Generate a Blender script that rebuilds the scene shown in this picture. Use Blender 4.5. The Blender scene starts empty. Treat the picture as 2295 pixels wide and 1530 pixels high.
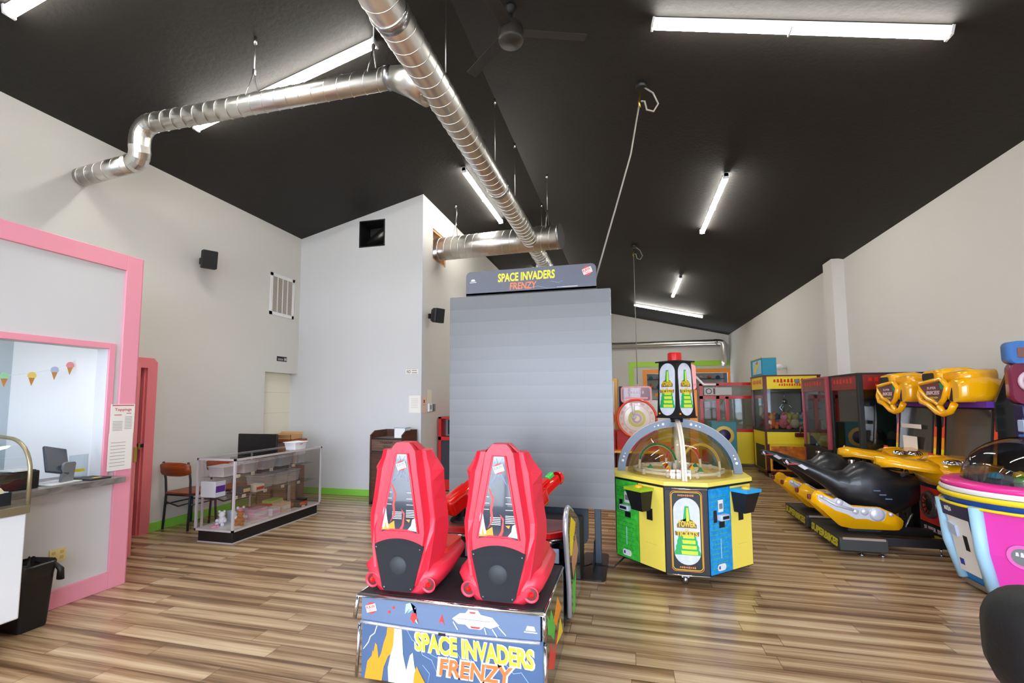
import bpy, bmesh, math, random
from mathutils import Vector, Matrix
random.seed(7)
PI = math.pi
sc = bpy.context.scene
C = sc.collection

# ------------------------------------------------------------------ materials
def lin(c):
    return tuple(((v/255)/12.92 if v/255 <= .04045 else ((v/255+.055)/1.055)**2.4) for v in c)
_m = {}
def mat(name, col, rough=.5, metal=0, emit=0, spec=.5, coat=0, bump=0, bscale=40, ecol=None, vary=0):
    if name in _m: return _m[name]
    m = bpy.data.materials.new(name); m.use_nodes = True
    nt = m.node_tree; b = nt.nodes['Principled BSDF']; c = lin(col)
    b.inputs['Base Color'].default_value = (*c, 1)
    b.inputs['Roughness'].default_value = rough
    b.inputs['Metallic'].default_value = metal
    b.inputs['Specular IOR Level'].default_value = spec
    b.inputs['Coat Weight'].default_value = coat
    if emit:
        b.inputs['Emission Color'].default_value = (*lin(ecol or col), 1)
        b.inputs['Emission Strength'].default_value = emit
    if bump or vary:
        tc = nt.nodes.new('ShaderNodeTexCoord'); n = nt.nodes.new('ShaderNodeTexNoise')
        n.inputs['Scale'].default_value = bscale; n.inputs['Detail'].default_value = 4
        nt.links.new(tc.outputs['Object'], n.inputs['Vector'])
        if bump:
            bp = nt.nodes.new('ShaderNodeBump'); bp.inputs['Strength'].default_value = bump
            bp.inputs['Distance'].default_value = .01
            nt.links.new(n.outputs['Fac'], bp.inputs['Height']); nt.links.new(bp.outputs['Normal'], b.inputs['Normal'])
        if vary:
            r = nt.nodes.new('ShaderNodeValToRGB')
            r.color_ramp.elements[0].position = .3; r.color_ramp.elements[1].position = .7
            r.color_ramp.elements[0].color = (*[v*(1-vary) for v in c], 1)
            r.color_ramp.elements[1].color = (*[min(1, v*(1+vary)) for v in c], 1)
            nt.links.new(n.outputs['Fac'], r.inputs['Fac']); nt.links.new(r.outputs['Color'], b.inputs['Base Color'])
    _m[name] = m
    return m
def glass(name, tint=(255, 255, 255), refl=.12, rough=.02):
    if name in _m: return _m[name]
    m = bpy.data.materials.new(name); m.use_nodes = True; nt = m.node_tree; nt.nodes.clear()
    o = nt.nodes.new('ShaderNodeOutputMaterial'); mx = nt.nodes.new('ShaderNodeMixShader')
    t = nt.nodes.new('ShaderNodeBsdfTransparent'); g = nt.nodes.new('ShaderNodeBsdfGlossy')
    lw = nt.nodes.new('ShaderNodeLayerWeight'); ma = nt.nodes.new('ShaderNodeMath')
    t.inputs['Color'].default_value = (*lin(tint), 1); g.inputs['Roughness'].default_value = rough
    lw.inputs['Blend'].default_value = .25
    ma.operation = 'MULTIPLY_ADD'; ma.inputs[1].default_value = .45; ma.inputs[2].default_value = refl*.3
    ma.use_clamp = True
    nt.links.new(lw.outputs['Fresnel'], ma.inputs[0]); nt.links.new(ma.outputs[0], mx.inputs['Fac'])
    nt.links.new(t.outputs[0], mx.inputs[1]); nt.links.new(g.outputs[0], mx.inputs[2]); nt.links.new(mx.outputs[0], o.inputs['Surface'])
    _m[name] = m; return m
def node_mat(name):
    m = bpy.data.materials.new(name); m.use_nodes = True; _m[name] = m
    return m, m.node_tree, m.node_tree.nodes['Principled BSDF']
def floor_mat():
    m, nt, b = node_mat('plank_floor'); N = nt.nodes.new; L = nt.links.new
    tc = N('ShaderNodeTexCoord'); sp = N('ShaderNodeSeparateXYZ'); L(tc.outputs['Object'], sp.inputs[0])
    def M(op, a, bb=None, c=None):
        n = N('ShaderNodeMath'); n.operation = op
        for i, v in enumerate((a, bb, c)):
            if v is None: continue
            if isinstance(v, (int, float)): n.inputs[i].default_value = v
            else: L(v, n.inputs[i])
        return n.outputs[0]
    yr = M('DIVIDE', sp.outputs['Y'], .152); row = M('FLOOR', yr); fy = M('FRACT', yr)
    w1 = N('ShaderNodeTexWhiteNoise'); w1.noise_dimensions = '1D'; L(row, w1.inputs['W'])
    xo = M('ADD', M('DIVIDE', sp.outputs['X'], 1.2), w1.outputs['Value']); col = M('FLOOR', xo); fx = M('FRACT', xo)
    cb = N('ShaderNodeCombineXYZ'); L(row, cb.inputs[0]); L(col, cb.inputs[1])
    w2 = N('ShaderNodeTexWhiteNoise'); w2.noise_dimensions = '3D'; L(cb.outputs[0], w2.inputs['Vector'])
    # long streaks along the plank
    mp = N('ShaderNodeMapping'); mp.inputs['Scale'].default_value = (.42, 12, 1); L(tc.outputs['Object'], mp.inputs['Vector'])
    ad = N('ShaderNodeVectorMath'); ad.operation = 'ADD'; L(mp.outputs[0], ad.inputs[0])
    sc2 = N('ShaderNodeVectorMath'); sc2.operation = 'SCALE'; L(w2.outputs['Color'], sc2.inputs[0]); sc2.inputs['Scale'].default_value = 9
    L(sc2.outputs[0], ad.inputs[1])
    n1 = N('ShaderNodeTexNoise'); n1.inputs['Scale'].default_value = 1; n1.inputs['Detail'].default_value = 5; n1.inputs['Distortion'].default_value = .6
    L(ad.outputs[0], n1.inputs['Vector'])
    mp2 = N('ShaderNodeMapping'); mp2.inputs['Scale'].default_value = (3, 70, 1); L(tc.outputs['Object'], mp2.inputs['Vector'])
    n2 = N('ShaderNodeTexNoise'); n2.inputs['Scale'].default_value = 1; n2.inputs['Detail'].default_value = 3; L(mp2.outputs[0], n2.inputs['Vector'])
    v = M('ADD', M('MULTIPLY', n1.outputs['Fac'], 1.15), M('MULTIPLY', n2.outputs['Fac'], .35))
    v = M('ADD', v, M('MULTIPLY', w2.outputs['Value'], .14)); v = M('SUBTRACT', v, M('MULTIPLY', M('ABSOLUTE', M('SUBTRACT', fy, .42)), .42)); v = M('SUBTRACT', v, .20)
    r = N('ShaderNodeValToRGB'); e = r.color_ramp.elements
    e[0].position = .22; e[0].color = (*lin((98, 72, 50)), 1); e[1].position = .80; e[1].color = (*lin((212, 187, 152)), 1)
    for p, c in ((.36, (126, 97, 69)), (.48, (157, 126, 93)), (.62, (188, 159, 124))):
        q = e.new(p); q.color = (*lin(c), 1)
    L(v, r.inputs['Fac'])
    gap = M('MAXIMUM', M('LESS_THAN', fy, .022), M('LESS_THAN', fx, .0025))
    mx = N('ShaderNodeMixRGB'); L(gap, mx.inputs['Fac']); L(r.outputs['Color'], mx.inputs['Color1']); mx.inputs['Color2'].default_value = (*lin((92, 70, 54)), 1)
    L(mx.outputs[0], b.inputs['Base Color'])
    b.inputs['Roughness'].default_value = .25; b.inputs['Specular IOR Level'].default_value = .5
    bp = N('ShaderNodeBump'); bp.inputs['Strength'].default_value = .12; bp.inputs['Distance'].default_value = .004
    L(n2.outputs['Fac'], bp.inputs['Height']); L(bp.outputs[0], b.inputs['Normal'])
    return m
def duct_mat(axis, pitch=.13, shear=.35):
    m, nt, b = node_mat('spiral_duct_'+axis); N = nt.nodes.new; L = nt.links.new
    tc = N('ShaderNodeTexCoord'); b.inputs['Metallic'].default_value = 1
    b.inputs['Base Color'].default_value = (*lin((226, 224, 218)), 1); b.inputs['Roughness'].default_value = .27
    n = N('ShaderNodeTexNoise'); n.inputs['Scale'].default_value = 18; n.inputs['Detail'].default_value = 3; L(tc.outputs['Object'], n.inputs['Vector'])
    r = N('ShaderNodeMapRange'); r.inputs['To Min'].default_value = .29; r.inputs['To Max'].default_value = .36; L(n.outputs['Fac'], r.inputs['Value']); L(r.outputs[0], b.inputs['Roughness'])
    return m
def wood_mat(name, c1, c2, scale=(3, 3, 40), rough=.4):
    m, nt, b = node_mat(name); N = nt.nodes.new; L = nt.links.new
    tc = N('ShaderNodeTexCoord'); mp = N('ShaderNodeMapping'); mp.inputs['Scale'].default_value = scale; L(tc.outputs['Object'], mp.inputs['Vector'])
    n = N('ShaderNodeTexNoise'); n.inputs['Scale'].default_value = 1; n.inputs['Detail'].default_value = 6; n.inputs['Distortion'].default_value = 1; L(mp.outputs[0], n.inputs['Vector'])
    r = N('ShaderNodeValToRGB'); r.color_ramp.elements[0].position = .3; r.color_ramp.elements[1].position = .7
    r.color_ramp.elements[0].color = (*lin(c1), 1); r.color_ramp.elements[1].color = (*lin(c2), 1)
    L(n.outputs['Fac'], r.inputs['Fac']); L(r.outputs[0], b.inputs['Base Color']); b.inputs['Roughness'].default_value = rough
    return m

WALL = mat('wall_paint', (216, 214, 208), .75, bump=.03, bscale=120)
WALLB = mat('wall_paint_cool', (213, 214, 216), .75, bump=.03, bscale=120)
CEIL = mat('black_ceiling', (27, 24, 20), .7, bump=.35, bscale=22, vary=.2)
PINK = mat('pink_trim', (243, 158, 178), .45)
CORAL = mat('coral_trim', (240, 132, 140), .45)
GREEN = mat('lime_baseboard', (140, 214, 78), .45)
WHITE = mat('white', (238, 238, 238), .4)
WHITEG = mat('white_gloss', (236, 240, 242), .2, coat=.3)
BLACK = mat('black', (18, 18, 20), .5)
BLACKG = mat('black_gloss', (12, 12, 14), .15, coat=.4)
DGREY = mat('dark_grey', (44, 46, 50), .5)
GREY = mat('grey', (128, 130, 134), .5)
SLATE = mat('slate_paint', (62, 70, 82), .35)
CHROME = mat('chrome', (225, 225, 228), .12, 1)
STEEL = mat('steel', (180, 180, 182), .3, 1)
ALU = mat('aluminium', (212, 206, 208), .35, .3)
BRASS = mat('brass', (205, 170, 80), .3, 1)
BRONZE = mat('bronze_trim', (150, 138, 108), .35, .5)
RED = mat('red_paint', (205, 22, 24), .3, coat=.2)
REDP = mat('seat_red_plastic', (214, 44, 64), .40)
REDO = mat('seat_cushion_red', (216, 62, 48), .5)
REDG = mat('gun_red_gloss', (226, 20, 12), .12, coat=.6)
MAROON = mat('maroon', (92, 18, 24), .35, coat=.2)
YELLOW = mat('yellow', (246, 218, 34), .4)
YELO = mat('amber_yellow_gloss', (248, 178, 8), .16, coat=.6)
LEMON = mat('lemon_panel', (248, 226, 96), .35)
ORANGE = mat('orange', (248, 150, 24), .4)
ORANGER = mat('orange_red', (238, 74, 24), .3, coat=.4)
BLUE = mat('blue', (26, 70, 170), .4)
NAVY = mat('navy', (22, 26, 72), .4)
TEAL = mat('teal', (22, 140, 172), .45)
SKY = mat('sky_blue', (34, 160, 220), .4)
PALEB = mat('pale_blue', (170, 215, 240), .4)
LGREEN = mat('leaf_green', (80, 200, 70), .4)
DKGREEN = mat('deep_green', (14, 140, 84), .4)
LIME = mat('lime_frame', (170, 222, 52), .4)
MAG = mat('magenta', (232, 66, 176), .35)
HPINK = mat('hot_pink', (240, 50, 150), .3, coat=.3)
PURPLE = mat('purple', (92, 42, 150), .4)
CREAM = mat('cream_panel', (238, 232, 210), .5)
PAPER = mat('paper', (240, 236, 230), .7)
TAN = mat('cardboard', (196, 150, 100), .8)
PEACH = mat('peach_paper', (240, 205, 180), .7)
BROWN = mat('brown', (120, 68, 30), .6)
GLOW = mat('led_diffuser', (255, 255, 255), .5, emit=64, ecol=(255, 251, 243))
SCREENOFF = mat('dark_screen', (66, 64, 58), .12, coat=.3)
LEDPANEL = None
GL = glass('clear_glass')
GLT = glass('plastic_clear', (238, 244, 246), .2)
def frosted(name, col, k):
    m = glass(name, (250, 250, 250), .2); nt = m.node_tree
    o = [n for n in nt.nodes if n.type == 'OUTPUT_MATERIAL'][0]; src = o.inputs[0].links[0].from_socket
    d = nt.nodes.new('ShaderNodeBsdfDiffuse'); d.inputs['Color'].default_value = (*lin(col), 1)
    x = nt.nodes.new('ShaderNodeMixShader'); x.inputs['Fac'].default_value = k
    nt.links.new(src, x.inputs[1]); nt.links.new(d.outputs[0], x.inputs[2]); nt.links.new(x.outputs[0], o.inputs['Surface'])
    return m
TUB = frosted('frosted_plastic', (250, 250, 252), .36)
GLS = glass('smoked_plastic', (196, 188, 178), .35)
GLD = glass('dome_glass', (232, 224, 205), .16)
WOOD = wood_mat('walnut', (52, 30, 20), (92, 58, 40))
WOODR = wood_mat('chair_wood', (120, 52, 18), (168, 84, 34), (2, 30, 30))
WOODP = wood_mat('raw_lumber', (190, 120, 60), (220, 160, 100))
COUNTER = wood_mat('grey_laminate', (88, 82, 78), (152, 146, 142), (12, 5, 12))
FLOOR = floor_mat()
DUCT = duct_mat('a')
RIB = mat('duct_seam', (235, 232, 226), .3, 1)

def led_mat():
    m, nt, b = node_mat('led_wall_modules'); N = nt.nodes.new; L = nt.links.new
    tc = N('ShaderNodeTexCoord'); sp = N('ShaderNodeSeparateXYZ'); L(tc.outputs['Object'], sp.inputs[0])
    cb = N('ShaderNodeCombineXYZ')
    def fl(o, d):
        a = N('ShaderNodeMath'); a.operation = 'DIVIDE'; L(o, a.inputs[0]); a.inputs[1].default_value = d
        f = N('ShaderNodeMath'); f.operation = 'FLOOR'; L(a.outputs[0], f.inputs[0]); return f.outputs[0]
    L(fl(sp.outputs['Z'], .1305), cb.inputs[1])
    w = N('ShaderNodeTexWhiteNoise'); L(cb.outputs[0], w.inputs['Vector'])
    def mth(op, a, b_):
        q = N('ShaderNodeMath'); q.operation = op; L(a, q.inputs[0])
        if isinstance(b_, float): q.inputs[1].default_value = b_
        else: L(b_, q.inputs[1])
        return q.outputs[0]
    fz = mth('FRACT', mth('DIVIDE', sp.outputs['Z'], .1305), 0.0); fxx = mth('FRACT', mth('DIVIDE', sp.outputs['X'], .54), 0.0)
    v = mth('ADD', mth('MULTIPLY', w.outputs['Value'], .45), mth('MULTIPLY', fz, .55))  # gradient per row puts the shading of tilted modules into the colour
    v = mth('SUBTRACT', v, mth('MULTIPLY', mth('LESS_THAN', fz, .03), .5)); v = mth('SUBTRACT', v, mth('MULTIPLY', mth('LESS_THAN', fxx, .006), .5))
    r = N('ShaderNodeValToRGB'); r.color_ramp.elements[0].color = (*lin((92, 93, 95)), 1); r.color_ramp.elements[1].color = (*lin((106, 107, 108)), 1)
    L(v, r.inputs['Fac']); L(r.outputs[0], b.inputs['Base Color'])
    n = N('ShaderNodeTexNoise'); n.inputs['Scale'].default_value = 260; L(tc.outputs['Object'], n.inputs['Vector'])
    bp = N('ShaderNodeBump'); bp.inputs['Strength'].default_value = .25; bp.inputs['Distance'].default_value = .002
    L(n.outputs['Fac'], bp.inputs['Height']); L(bp.outputs[0], b.inputs['Normal'])
    r2 = N('ShaderNodeMapRange'); r2.inputs['To Min'].default_value = .30; r2.inputs['To Max'].default_value = .34; b.inputs['Specular IOR Level'].default_value = .8
    L(w.outputs['Value'], r2.inputs['Value']); L(r2.outputs[0], b.inputs['Roughness'])
    return m
LEDPANEL = led_mat()

# ------------------------------------------------------------------ mesh builder
def V(*a): return Vector(a)
class MB:
    def __init__(s):
        s.bm = bmesh.new(); s.mats = []
    def mi(s, m):
        if m not in s.mats: s.mats.append(m)
        return s.mats.index(m)
    def _add(s, verts, faces, m, smooth=False):
        i = s.mi(m); vs = [s.bm.verts.new(v) for v in verts]; out = []
        for f in faces:
            try:
                q = s.bm.faces.new([vs[k] for k in f]); q.material_index = i; q.smooth = smooth; out.append(q)
            except ValueError: pass
        return vs, out
    def box(s, x0, x1, y0, y1, z0, z1, m, bev=0, M=None, seg=2):
        if x0 > x1: x0, x1 = x1, x0
        if y0 > y1: y0, y1 = y1, y0
        if z0 > z1: z0, z1 = z1, z0
        P = [V(x, y, z) for x in (x0, x1) for y in (y0, y1) for z in (z0, z1)]
        if M is not None: P = [M @ p for p in P]
        F = [(0, 1, 3, 2), (4, 6, 7, 5), (0, 4, 5, 1), (2, 3, 7, 6), (0, 2, 6, 4), (1, 5, 7, 3)]
        vs, fs = s._add(P, F, m)
        if bev > 0:
            ed = list({e for f in fs for e in f.edges})
            r = bmesh.ops.bevel(s.bm, geom=ed, offset=bev, segments=seg, affect='EDGES', profile=.5)
            for f in r['faces']: f.material_index = s.mi(m); f.smooth = True
        return s
    def rings(s, R, m, closed=True, cap=True, smooth=True, capm=None):
        i = s.mi(m); rows = [[s.bm.verts.new(p) for p in r] for r in R]; n = len(R[0])
        for a, b in zip(rows, rows[1:]):
            for k in range(n if closed else n-1):
                try:
                    f = s.bm.faces.new((a[k], a[(k+1) % n], b[(k+1) % n], b[k])); f.material_index = i; f.smooth = smooth
                except ValueError: pass
        if cap and closed:
            for r in (rows[0][::-1], rows[-1]):
                try:
                    f = s.bm.faces.new(r); f.material_index = s.mi(capm or m)
                except ValueError: pass
        return s
    def tube(s, pts, r, m, seg=12, cap=True, smooth=True, closed=False):
        pts = [Vector(p) for p in pts]; n = len(pts); R = []
        rr = r if isinstance(r, (list, tuple)) else [r]*n
        up = None
        for i, p in enumerate(pts):
            if closed: d = pts[(i+1) % n]-pts[i-1]
            else: d = pts[min(i+1, n-1)]-pts[max(i-1, 0)]
            d.normalize()
            if up is None:
                up = V(0, 0, 1) if abs(d.z) < .9 else V(0, 1, 0)
            a = d.cross(up)
            if a.length < 1e-5: a = d.cross(V(1, 0, 0))
            a.normalize(); b = a.cross(d).normalized(); up = b
            k = 1.0
            if 0 < i < n-1 and not closed:
                d1 = (pts[i]-pts[i-1]).normalized(); d2 = (pts[i+1]-pts[i]).normalized()
                c = max(.5, math.sqrt(max(0, (1+d1.dot(d2))/2))); k = 1.0/c if c < .98 else 1.0
                k = 1+(k-1)*.5
            R.append([p+(a*math.cos(t*2*PI/seg)+b*math.sin(t*2*PI/seg))*rr[i]*k for t in range(seg)])
        if closed:
            R.append(R[0]); cap = False
        return s.rings(R, m, True, cap, smooth)
    def cyl(s, p0, p1, r, m, r1=None, seg=24, cap=True):
        return s.tube([p0, p1], [r, r if r1 is None else r1], m, seg, cap)
    def lathe(s, prof, c, m, seg=28, axis='z', cap=False, a0=0, a1=2*PI):
        R = []; full = abs(a1-a0-2*PI) < 1e-6
        n = seg if full else seg+1
        for (r, h) in prof:
            ring = []
            for k in range(n):
                a = a0+(a1-a0)*k/seg
                x, y = r*math.cos(a), r*math.sin(a)
                p = V(x, y, h) if axis == 'z' else (V(h, x, y) if axis == 'x' else V(x, h, y))
                ring.append(Vector(c)+p)
            R.append(ring)
        return s.rings(R, m, full, cap, True)
    def poly(s, pts, O, R, U, m, depth=0.0, N=None):
        O, R, U = Vector(O), Vector(R), Vector(U)
        N = Vector(N) if N is not None else R.cross(U).normalized()
        top = [O+R*p[0]+U*p[1]+N*depth for p in pts]
        if depth == 0:
            s._add(top, [tuple(range(len(pts)))], m); return s
        bot = [O+R*p[0]+U*p[1] for p in pts]; n = len(pts)
        F = [tuple(range(n)), tuple(range(2*n-1, n-1, -1))]+[(i, (i+1) % n, n+(i+1) % n, n+i) for i in range(n)]
        s._add(top+bot, F, m); return s
    def text(s, t, O, R, U, h, m, w=None, bold=0, depth=.0015, shear=0, align='CENTER'):
        cu = bpy.data.curves.new('t', 'FONT'); cu.body = t; cu.size = 1; cu.align_x = align; cu.align_y = 'CENTER'
        cu.offset = bold; cu.extrude = 0; cu.shear = shear; cu.resolution_u = 3
        ob = bpy.data.objects.new('t', cu); C.objects.link(ob)
        dg = bpy.context.evaluated_depsgraph_get(); me = ob.evaluated_get(dg).to_mesh()
        xs = [v.co.x for v in me.vertices]; ys = [v.co.y for v in me.vertices]
        O, R, U = Vector(O), Vector(R).normalized(), Vector(U).normalized(); N = R.cross(U)
        if xs:
            sy = h/max(1e-6, max(ys)-min(ys)); sx = (w/max(1e-6, max(xs)-min(xs))) if w else sy
            cx = (max(xs)+min(xs))/2 if align == 'CENTER' else min(xs); cy = (max(ys)+min(ys))/2
            vv = [O+R*((v.co.x-cx)*sx)+U*((v.co.y-cy)*sy)+N*depth for v in me.vertices]
            s._add(vv, [tuple(p.vertices) for p in me.polygons], m)
        ob.evaluated_get(dg).to_mesh_clear(); bpy.data.objects.remove(ob); bpy.data.curves.remove(cu)
        return s
    def scrawl(s, n, O, R, U, h, m, w, d=.0012):
        # printing too small or blurred to read: a row of short uneven strokes
        O, R, U = Vector(O), Vector(R).normalized(), Vector(U).normalized()
        for k in range(n):
            x0 = -w/2+w*k/n; hh = h*(.7+.3*((k*7) % 3)/2)
            s.poly([(x0, -hh/2), (x0+w/n*.72, -hh/2), (x0+w/n*.62, hh/2), (x0+w/n*.12, hh/2)], O, R, U, m, d)
        return s
    def build(s, name, parent=None, world=True, label=None, cat=None, group=None, kind=None, smooth_angle=None, normals=True, mod=None):
        if normals: bmesh.ops.recalc_face_normals(s.bm, faces=s.bm.faces[:])
        me = bpy.data.meshes.new(name)
        if parent is None:
            xs = [v.co for v in s.bm.verts]
            c = V((min(p.x for p in xs)+max(p.x for p in xs))/2, (min(p.y for p in xs)+max(p.y for p in xs))/2, min(p.z for p in xs))
            if kind == 'structure': c = V(0, 0, 0)
            bmesh.ops.translate(s.bm, verts=s.bm.verts[:], vec=-c)
        elif world:
            bmesh.ops.transform(s.bm, matrix=wm(parent).inverted(), verts=s.bm.verts[:])
        s.bm.to_mesh(me); s.bm.free()
        for m in s.mats: me.materials.append(m)
        o = bpy.data.objects.new(name, me); C.objects.link(o)
        if parent is None: o.location = c
        else: o.parent = parent
        if label: o['label'] = label
        if cat: o['category'] = cat
        if group: o['group'] = group
        if kind: o['kind'] = kind
        return o
def wm(o):
    m = Matrix.Translation(o.location) @ o.rotation_euler.to_matrix().to_4x4()
    return wm(o.parent) @ m if o.parent else m
def thing(name, label, cat, loc, rotz=0, group=None):
    o = bpy.data.objects.new(name, None); C.objects.link(o); o.empty_display_size = .1
    o.location = loc; o.rotation_euler = (0, 0, rotz); o['label'] = label; o['category'] = cat
    if group: o['group'] = group
    return o
def dup(root, loc, label=None, group=None, rotz=None, scale=None):
    def cp(o, par):
        c = o.copy(); C.objects.link(c)
        if par is not None: c.parent = par
        for ch in [x for x in bpy.data.objects if x.parent == o and x is not c]:
            cp(ch, c)
        return c
    r = cp(root, None); r.location = loc
    if rotz is not None: r.rotation_euler = (0, 0, rotz)
    if scale: r.scale = scale
    if label: r['label'] = label
    if group: r['group'] = group
    return r
def struct(mb, name): return mb.build(name, kind='structure')
X_, Y_, Z_ = V(1, 0, 0), V(0, 1, 0), V(0, 0, 1)
def arc(cx, cy, r, a0, a1, n, ry=None):
    ry = ry or r
    return [(cx+r*math.cos(math.radians(a0+(a1-a0)*i/n)), cy+ry*math.sin(math.radians(a0+(a1-a0)*i/n))) for i in range(n+1)]
def rrect(x0, x1, y0, y1, r, n=5):
    return arc(x1-r, y1-r, r, 0, 90, n)+arc(x0+r, y1-r, r, 90, 180, n)+arc(x0+r, y0+r, r, 180, 270, n)+arc(x1-r, y0+r, r, 270, 360, n)

# ------------------------------------------------------------------ room
XL, XR, YF, YB = -5.62, 3.87, -3.2, 20.5
RX, RZ, SL = -1.58, 5.42, .24
YM, XS = 7.2, -3.27            # facing wall, inner side wall
def ceil_z(x): return RZ-SL*abs(x-RX)
m = MB(); m.box(-8, 4.2, YF-.2, YB+.2, -.1, 0, FLOOR); struct(m, 'floor')
m = MB()
ch = .12
for (a, b) in ((-8, RX), (RX, 4.2)):
    P = [V(a, YF-.2, ceil_z(a)), V(b, YF-.2, ceil_z(b)), V(b, YB+.2, ceil_z(b)), V(a, YB+.2, ceil_z(a))]
    m._add(P+[p+V(0, 0, ch) for p in P], [(0, 1, 2, 3), (7, 6, 5, 4), (0, 4, 5, 1), (1, 5, 6, 2), (2, 6, 7, 3), (3, 7, 4, 0)], CEIL)
struct(m, 'ceiling')
# left wall with the pink doorway and the restroom passage
m = MB(); T = .13; zt = ceil_z(XL)+.02
D1 = (3.78, 4.48, 1.96); D2 = (6.43, YM, 2.03)
for (y0, y1, z0, z1) in ((YF, D1[0], 0, zt), (D1[0], D1[1], D1[2], zt), (D1[1], D2[0], 0, zt), (D2[0], YM, D2[2], zt)):
    m.box(XL-T, XL, y0, y1, z0, z1, WALL)
struct(m, 'wall_left')
m = MB(); m.box(XL-T-.05, XL-T-.005, D2[0]-.1, YM, 0, D2[2]+.1, CREAM)
for k in range(1, 6): m.box(XL-T-.006, XL-T-.003, D2[0], YM, .34*k, .34*k+.006, mat('cream_line', (214, 206, 180), .6))
struct(m, 'door_2')
m = MB(); m.box(-6.6, XL-T, D1[0]-.05, D1[0], 0, 2.2, DGREY); m.box(-6.6, XL-T, D1[1], D1[1]+.05, 0, 2.2, DGREY); m.box(-6.65, -6.6, D1[0], D1[1], 0, 2.2, DGREY)
m.box(-6.6, XL-T, D1[0], D1[1], 2.1, 2.15, DGREY); struct(m, 'wall_closet')
# facing wall with square opening, gable top
def wall_y(m, y0, y1, x0, x1, z0, z1f, M_):
    P = [V(x0, y0, z0), V(x1, y0, z0), V(x1, y0, z1f(x1)), V(x0, y0, z1f(x0))]
    Q = [p+V(0, y1-y0, 0) for p in P]
    m._add(P+Q, [(0, 1, 2, 3), (7, 6, 5, 4), (0, 4, 5, 1), (1, 5, 6, 2), (2, 6, 7, 3), (3, 7, 4, 0)], M_)
m = MB(); ox0, ox1, oz0, oz1 = -4.46, -3.97, 4.19, 4.66
cz = lambda x: ceil_z(x)+.02
wall_y(m, YM, YM+T, -6.2, ox0, 0, cz, WALLB); wall_y(m, YM, YM+T, ox1, XS, 0, cz, WALLB)
wall_y(m, YM, YM+T, ox0, ox1, 0, lambda x: oz0, WALLB); wall_y(m, YM, YM+T, ox0, ox1, oz1, cz, WALLB)
struct(m, 'wall_middle')
# inner side wall with duct hole
m = MB(); zt = ceil_z(XS)+.02; h0, h1, hz0, hz1 = 7.62, 8.22, 4.03, 4.58
for (y0, y1, z0, z1) in ((YM+T, h0, 0, zt), (h0, h1, 0, hz0), (h0, h1, hz1, zt), (h1, YB, 0, zt)):
    m.box(XS-T, XS, y0, y1, z0, z1, WALL)
struct(m, 'wall_side')
m = MB(); fr = .04
for (y0, y1, z0, z1) in ((h0, h1, hz0, hz0+fr), (h0, h1, hz1-fr, hz1), (h0, h0+fr, hz0, hz1), (h1-fr, h1, hz0, hz1)):
    m.box(XS-T-.2, XS-.012, y0, y1, z0, z1, WOODP)
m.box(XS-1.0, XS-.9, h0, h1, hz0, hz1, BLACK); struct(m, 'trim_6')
# back wall with counter opening
m = MB(); bx0, bx1, bz0, bz1 = .72, 3.93-.15, 1.0, 2.62
wall_y(m, YB, YB+T, XS-T, RX, 0, cz, WALL); wall_y(m, YB, YB+T, RX, bx0, 0, cz, WALL); wall_y(m, YB, YB+T, bx1, XR+.2, 0, cz, WALL)
wall_y(m, YB, YB+T, bx0, bx1, 0, lambda x: bz0, WALL)
wall_y(m, YB, YB+T, bx0, RX if False else bx1, bz1, cz, WALL)
struct(m, 'wall_back')
m = MB(); m.box(bx0-.3, bx1+.3, YB+1.0, YB+1.1, 0, 3.2, GREY); m.box(bx0-.3, bx1+.3, YB+T, YB+1.0, 2.9, 3.0, GREY); m.box(bx0-.4, bx0-.3, YB+T, YB+1.1, 0, 3.0, GREY); m.box(bx1+.3, bx1+.4, YB+T, YB+1.1, 0, 3.0, GREY)
struct(m, 'wall_prize_room')
m = MB(); f = .17
for (a, b, c, d) in ((bx0-f, bx1+f, bz1, bz1+f), (bx0-f, bx0, bz0, bz1), (bx1, bx1+f, bz0, bz1), (bx0-f, bx1+f, bz0-f, bz0)):
    m.box(a, b, YB-.03, YB, c, d, ORANGE)
struct(m, 'window_1')
m = MB()
for (a, b, c, d) in ((0, 3.86, 2.9, 3.11), (0, .2, .1, 2.9)): m.box(a, b, YB-.035, YB, c, d, LIME)
struct(m, 'trim_4')
# right wall and pilaster
m = MB(); m.box(XR, XR+T, YF, YB, 0, ceil_z(XR)+.02, WALL); struct(m, 'wall_right')
m = MB(); m.box(XR-.2, XR, 9.9, 10.3, 0, ceil_z(XR)+.02, WALL); struct(m, 'trim_5')
# baseboards
bh, bt = .1, .018
m = MB(); m.box(XL, XL+bt, 4.60, D2[0], 0, bh, GREEN); struct(m, 'baseboard_left')
m = MB(); m.box(XL, XS, YM-bt, YM, 0, bh, GREEN); struct(m, 'baseboard_middle')
m = MB(); m.box(XS, XS+bt, YM, YB, 0, bh, GREEN); struct(m, 'baseboard_side')
m = MB(); m.box(XR-bt, XR, 0, 9.85, 0, bh, GREEN); m.box(XR-bt, XR, 10.25, YB, 0, bh, GREEN); struct(m, 'baseboard_right')
m = MB(); m.box(XS, XR, YB-bt, YB, 0, bh, GREEN); struct(m, 'baseboard_back')
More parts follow.
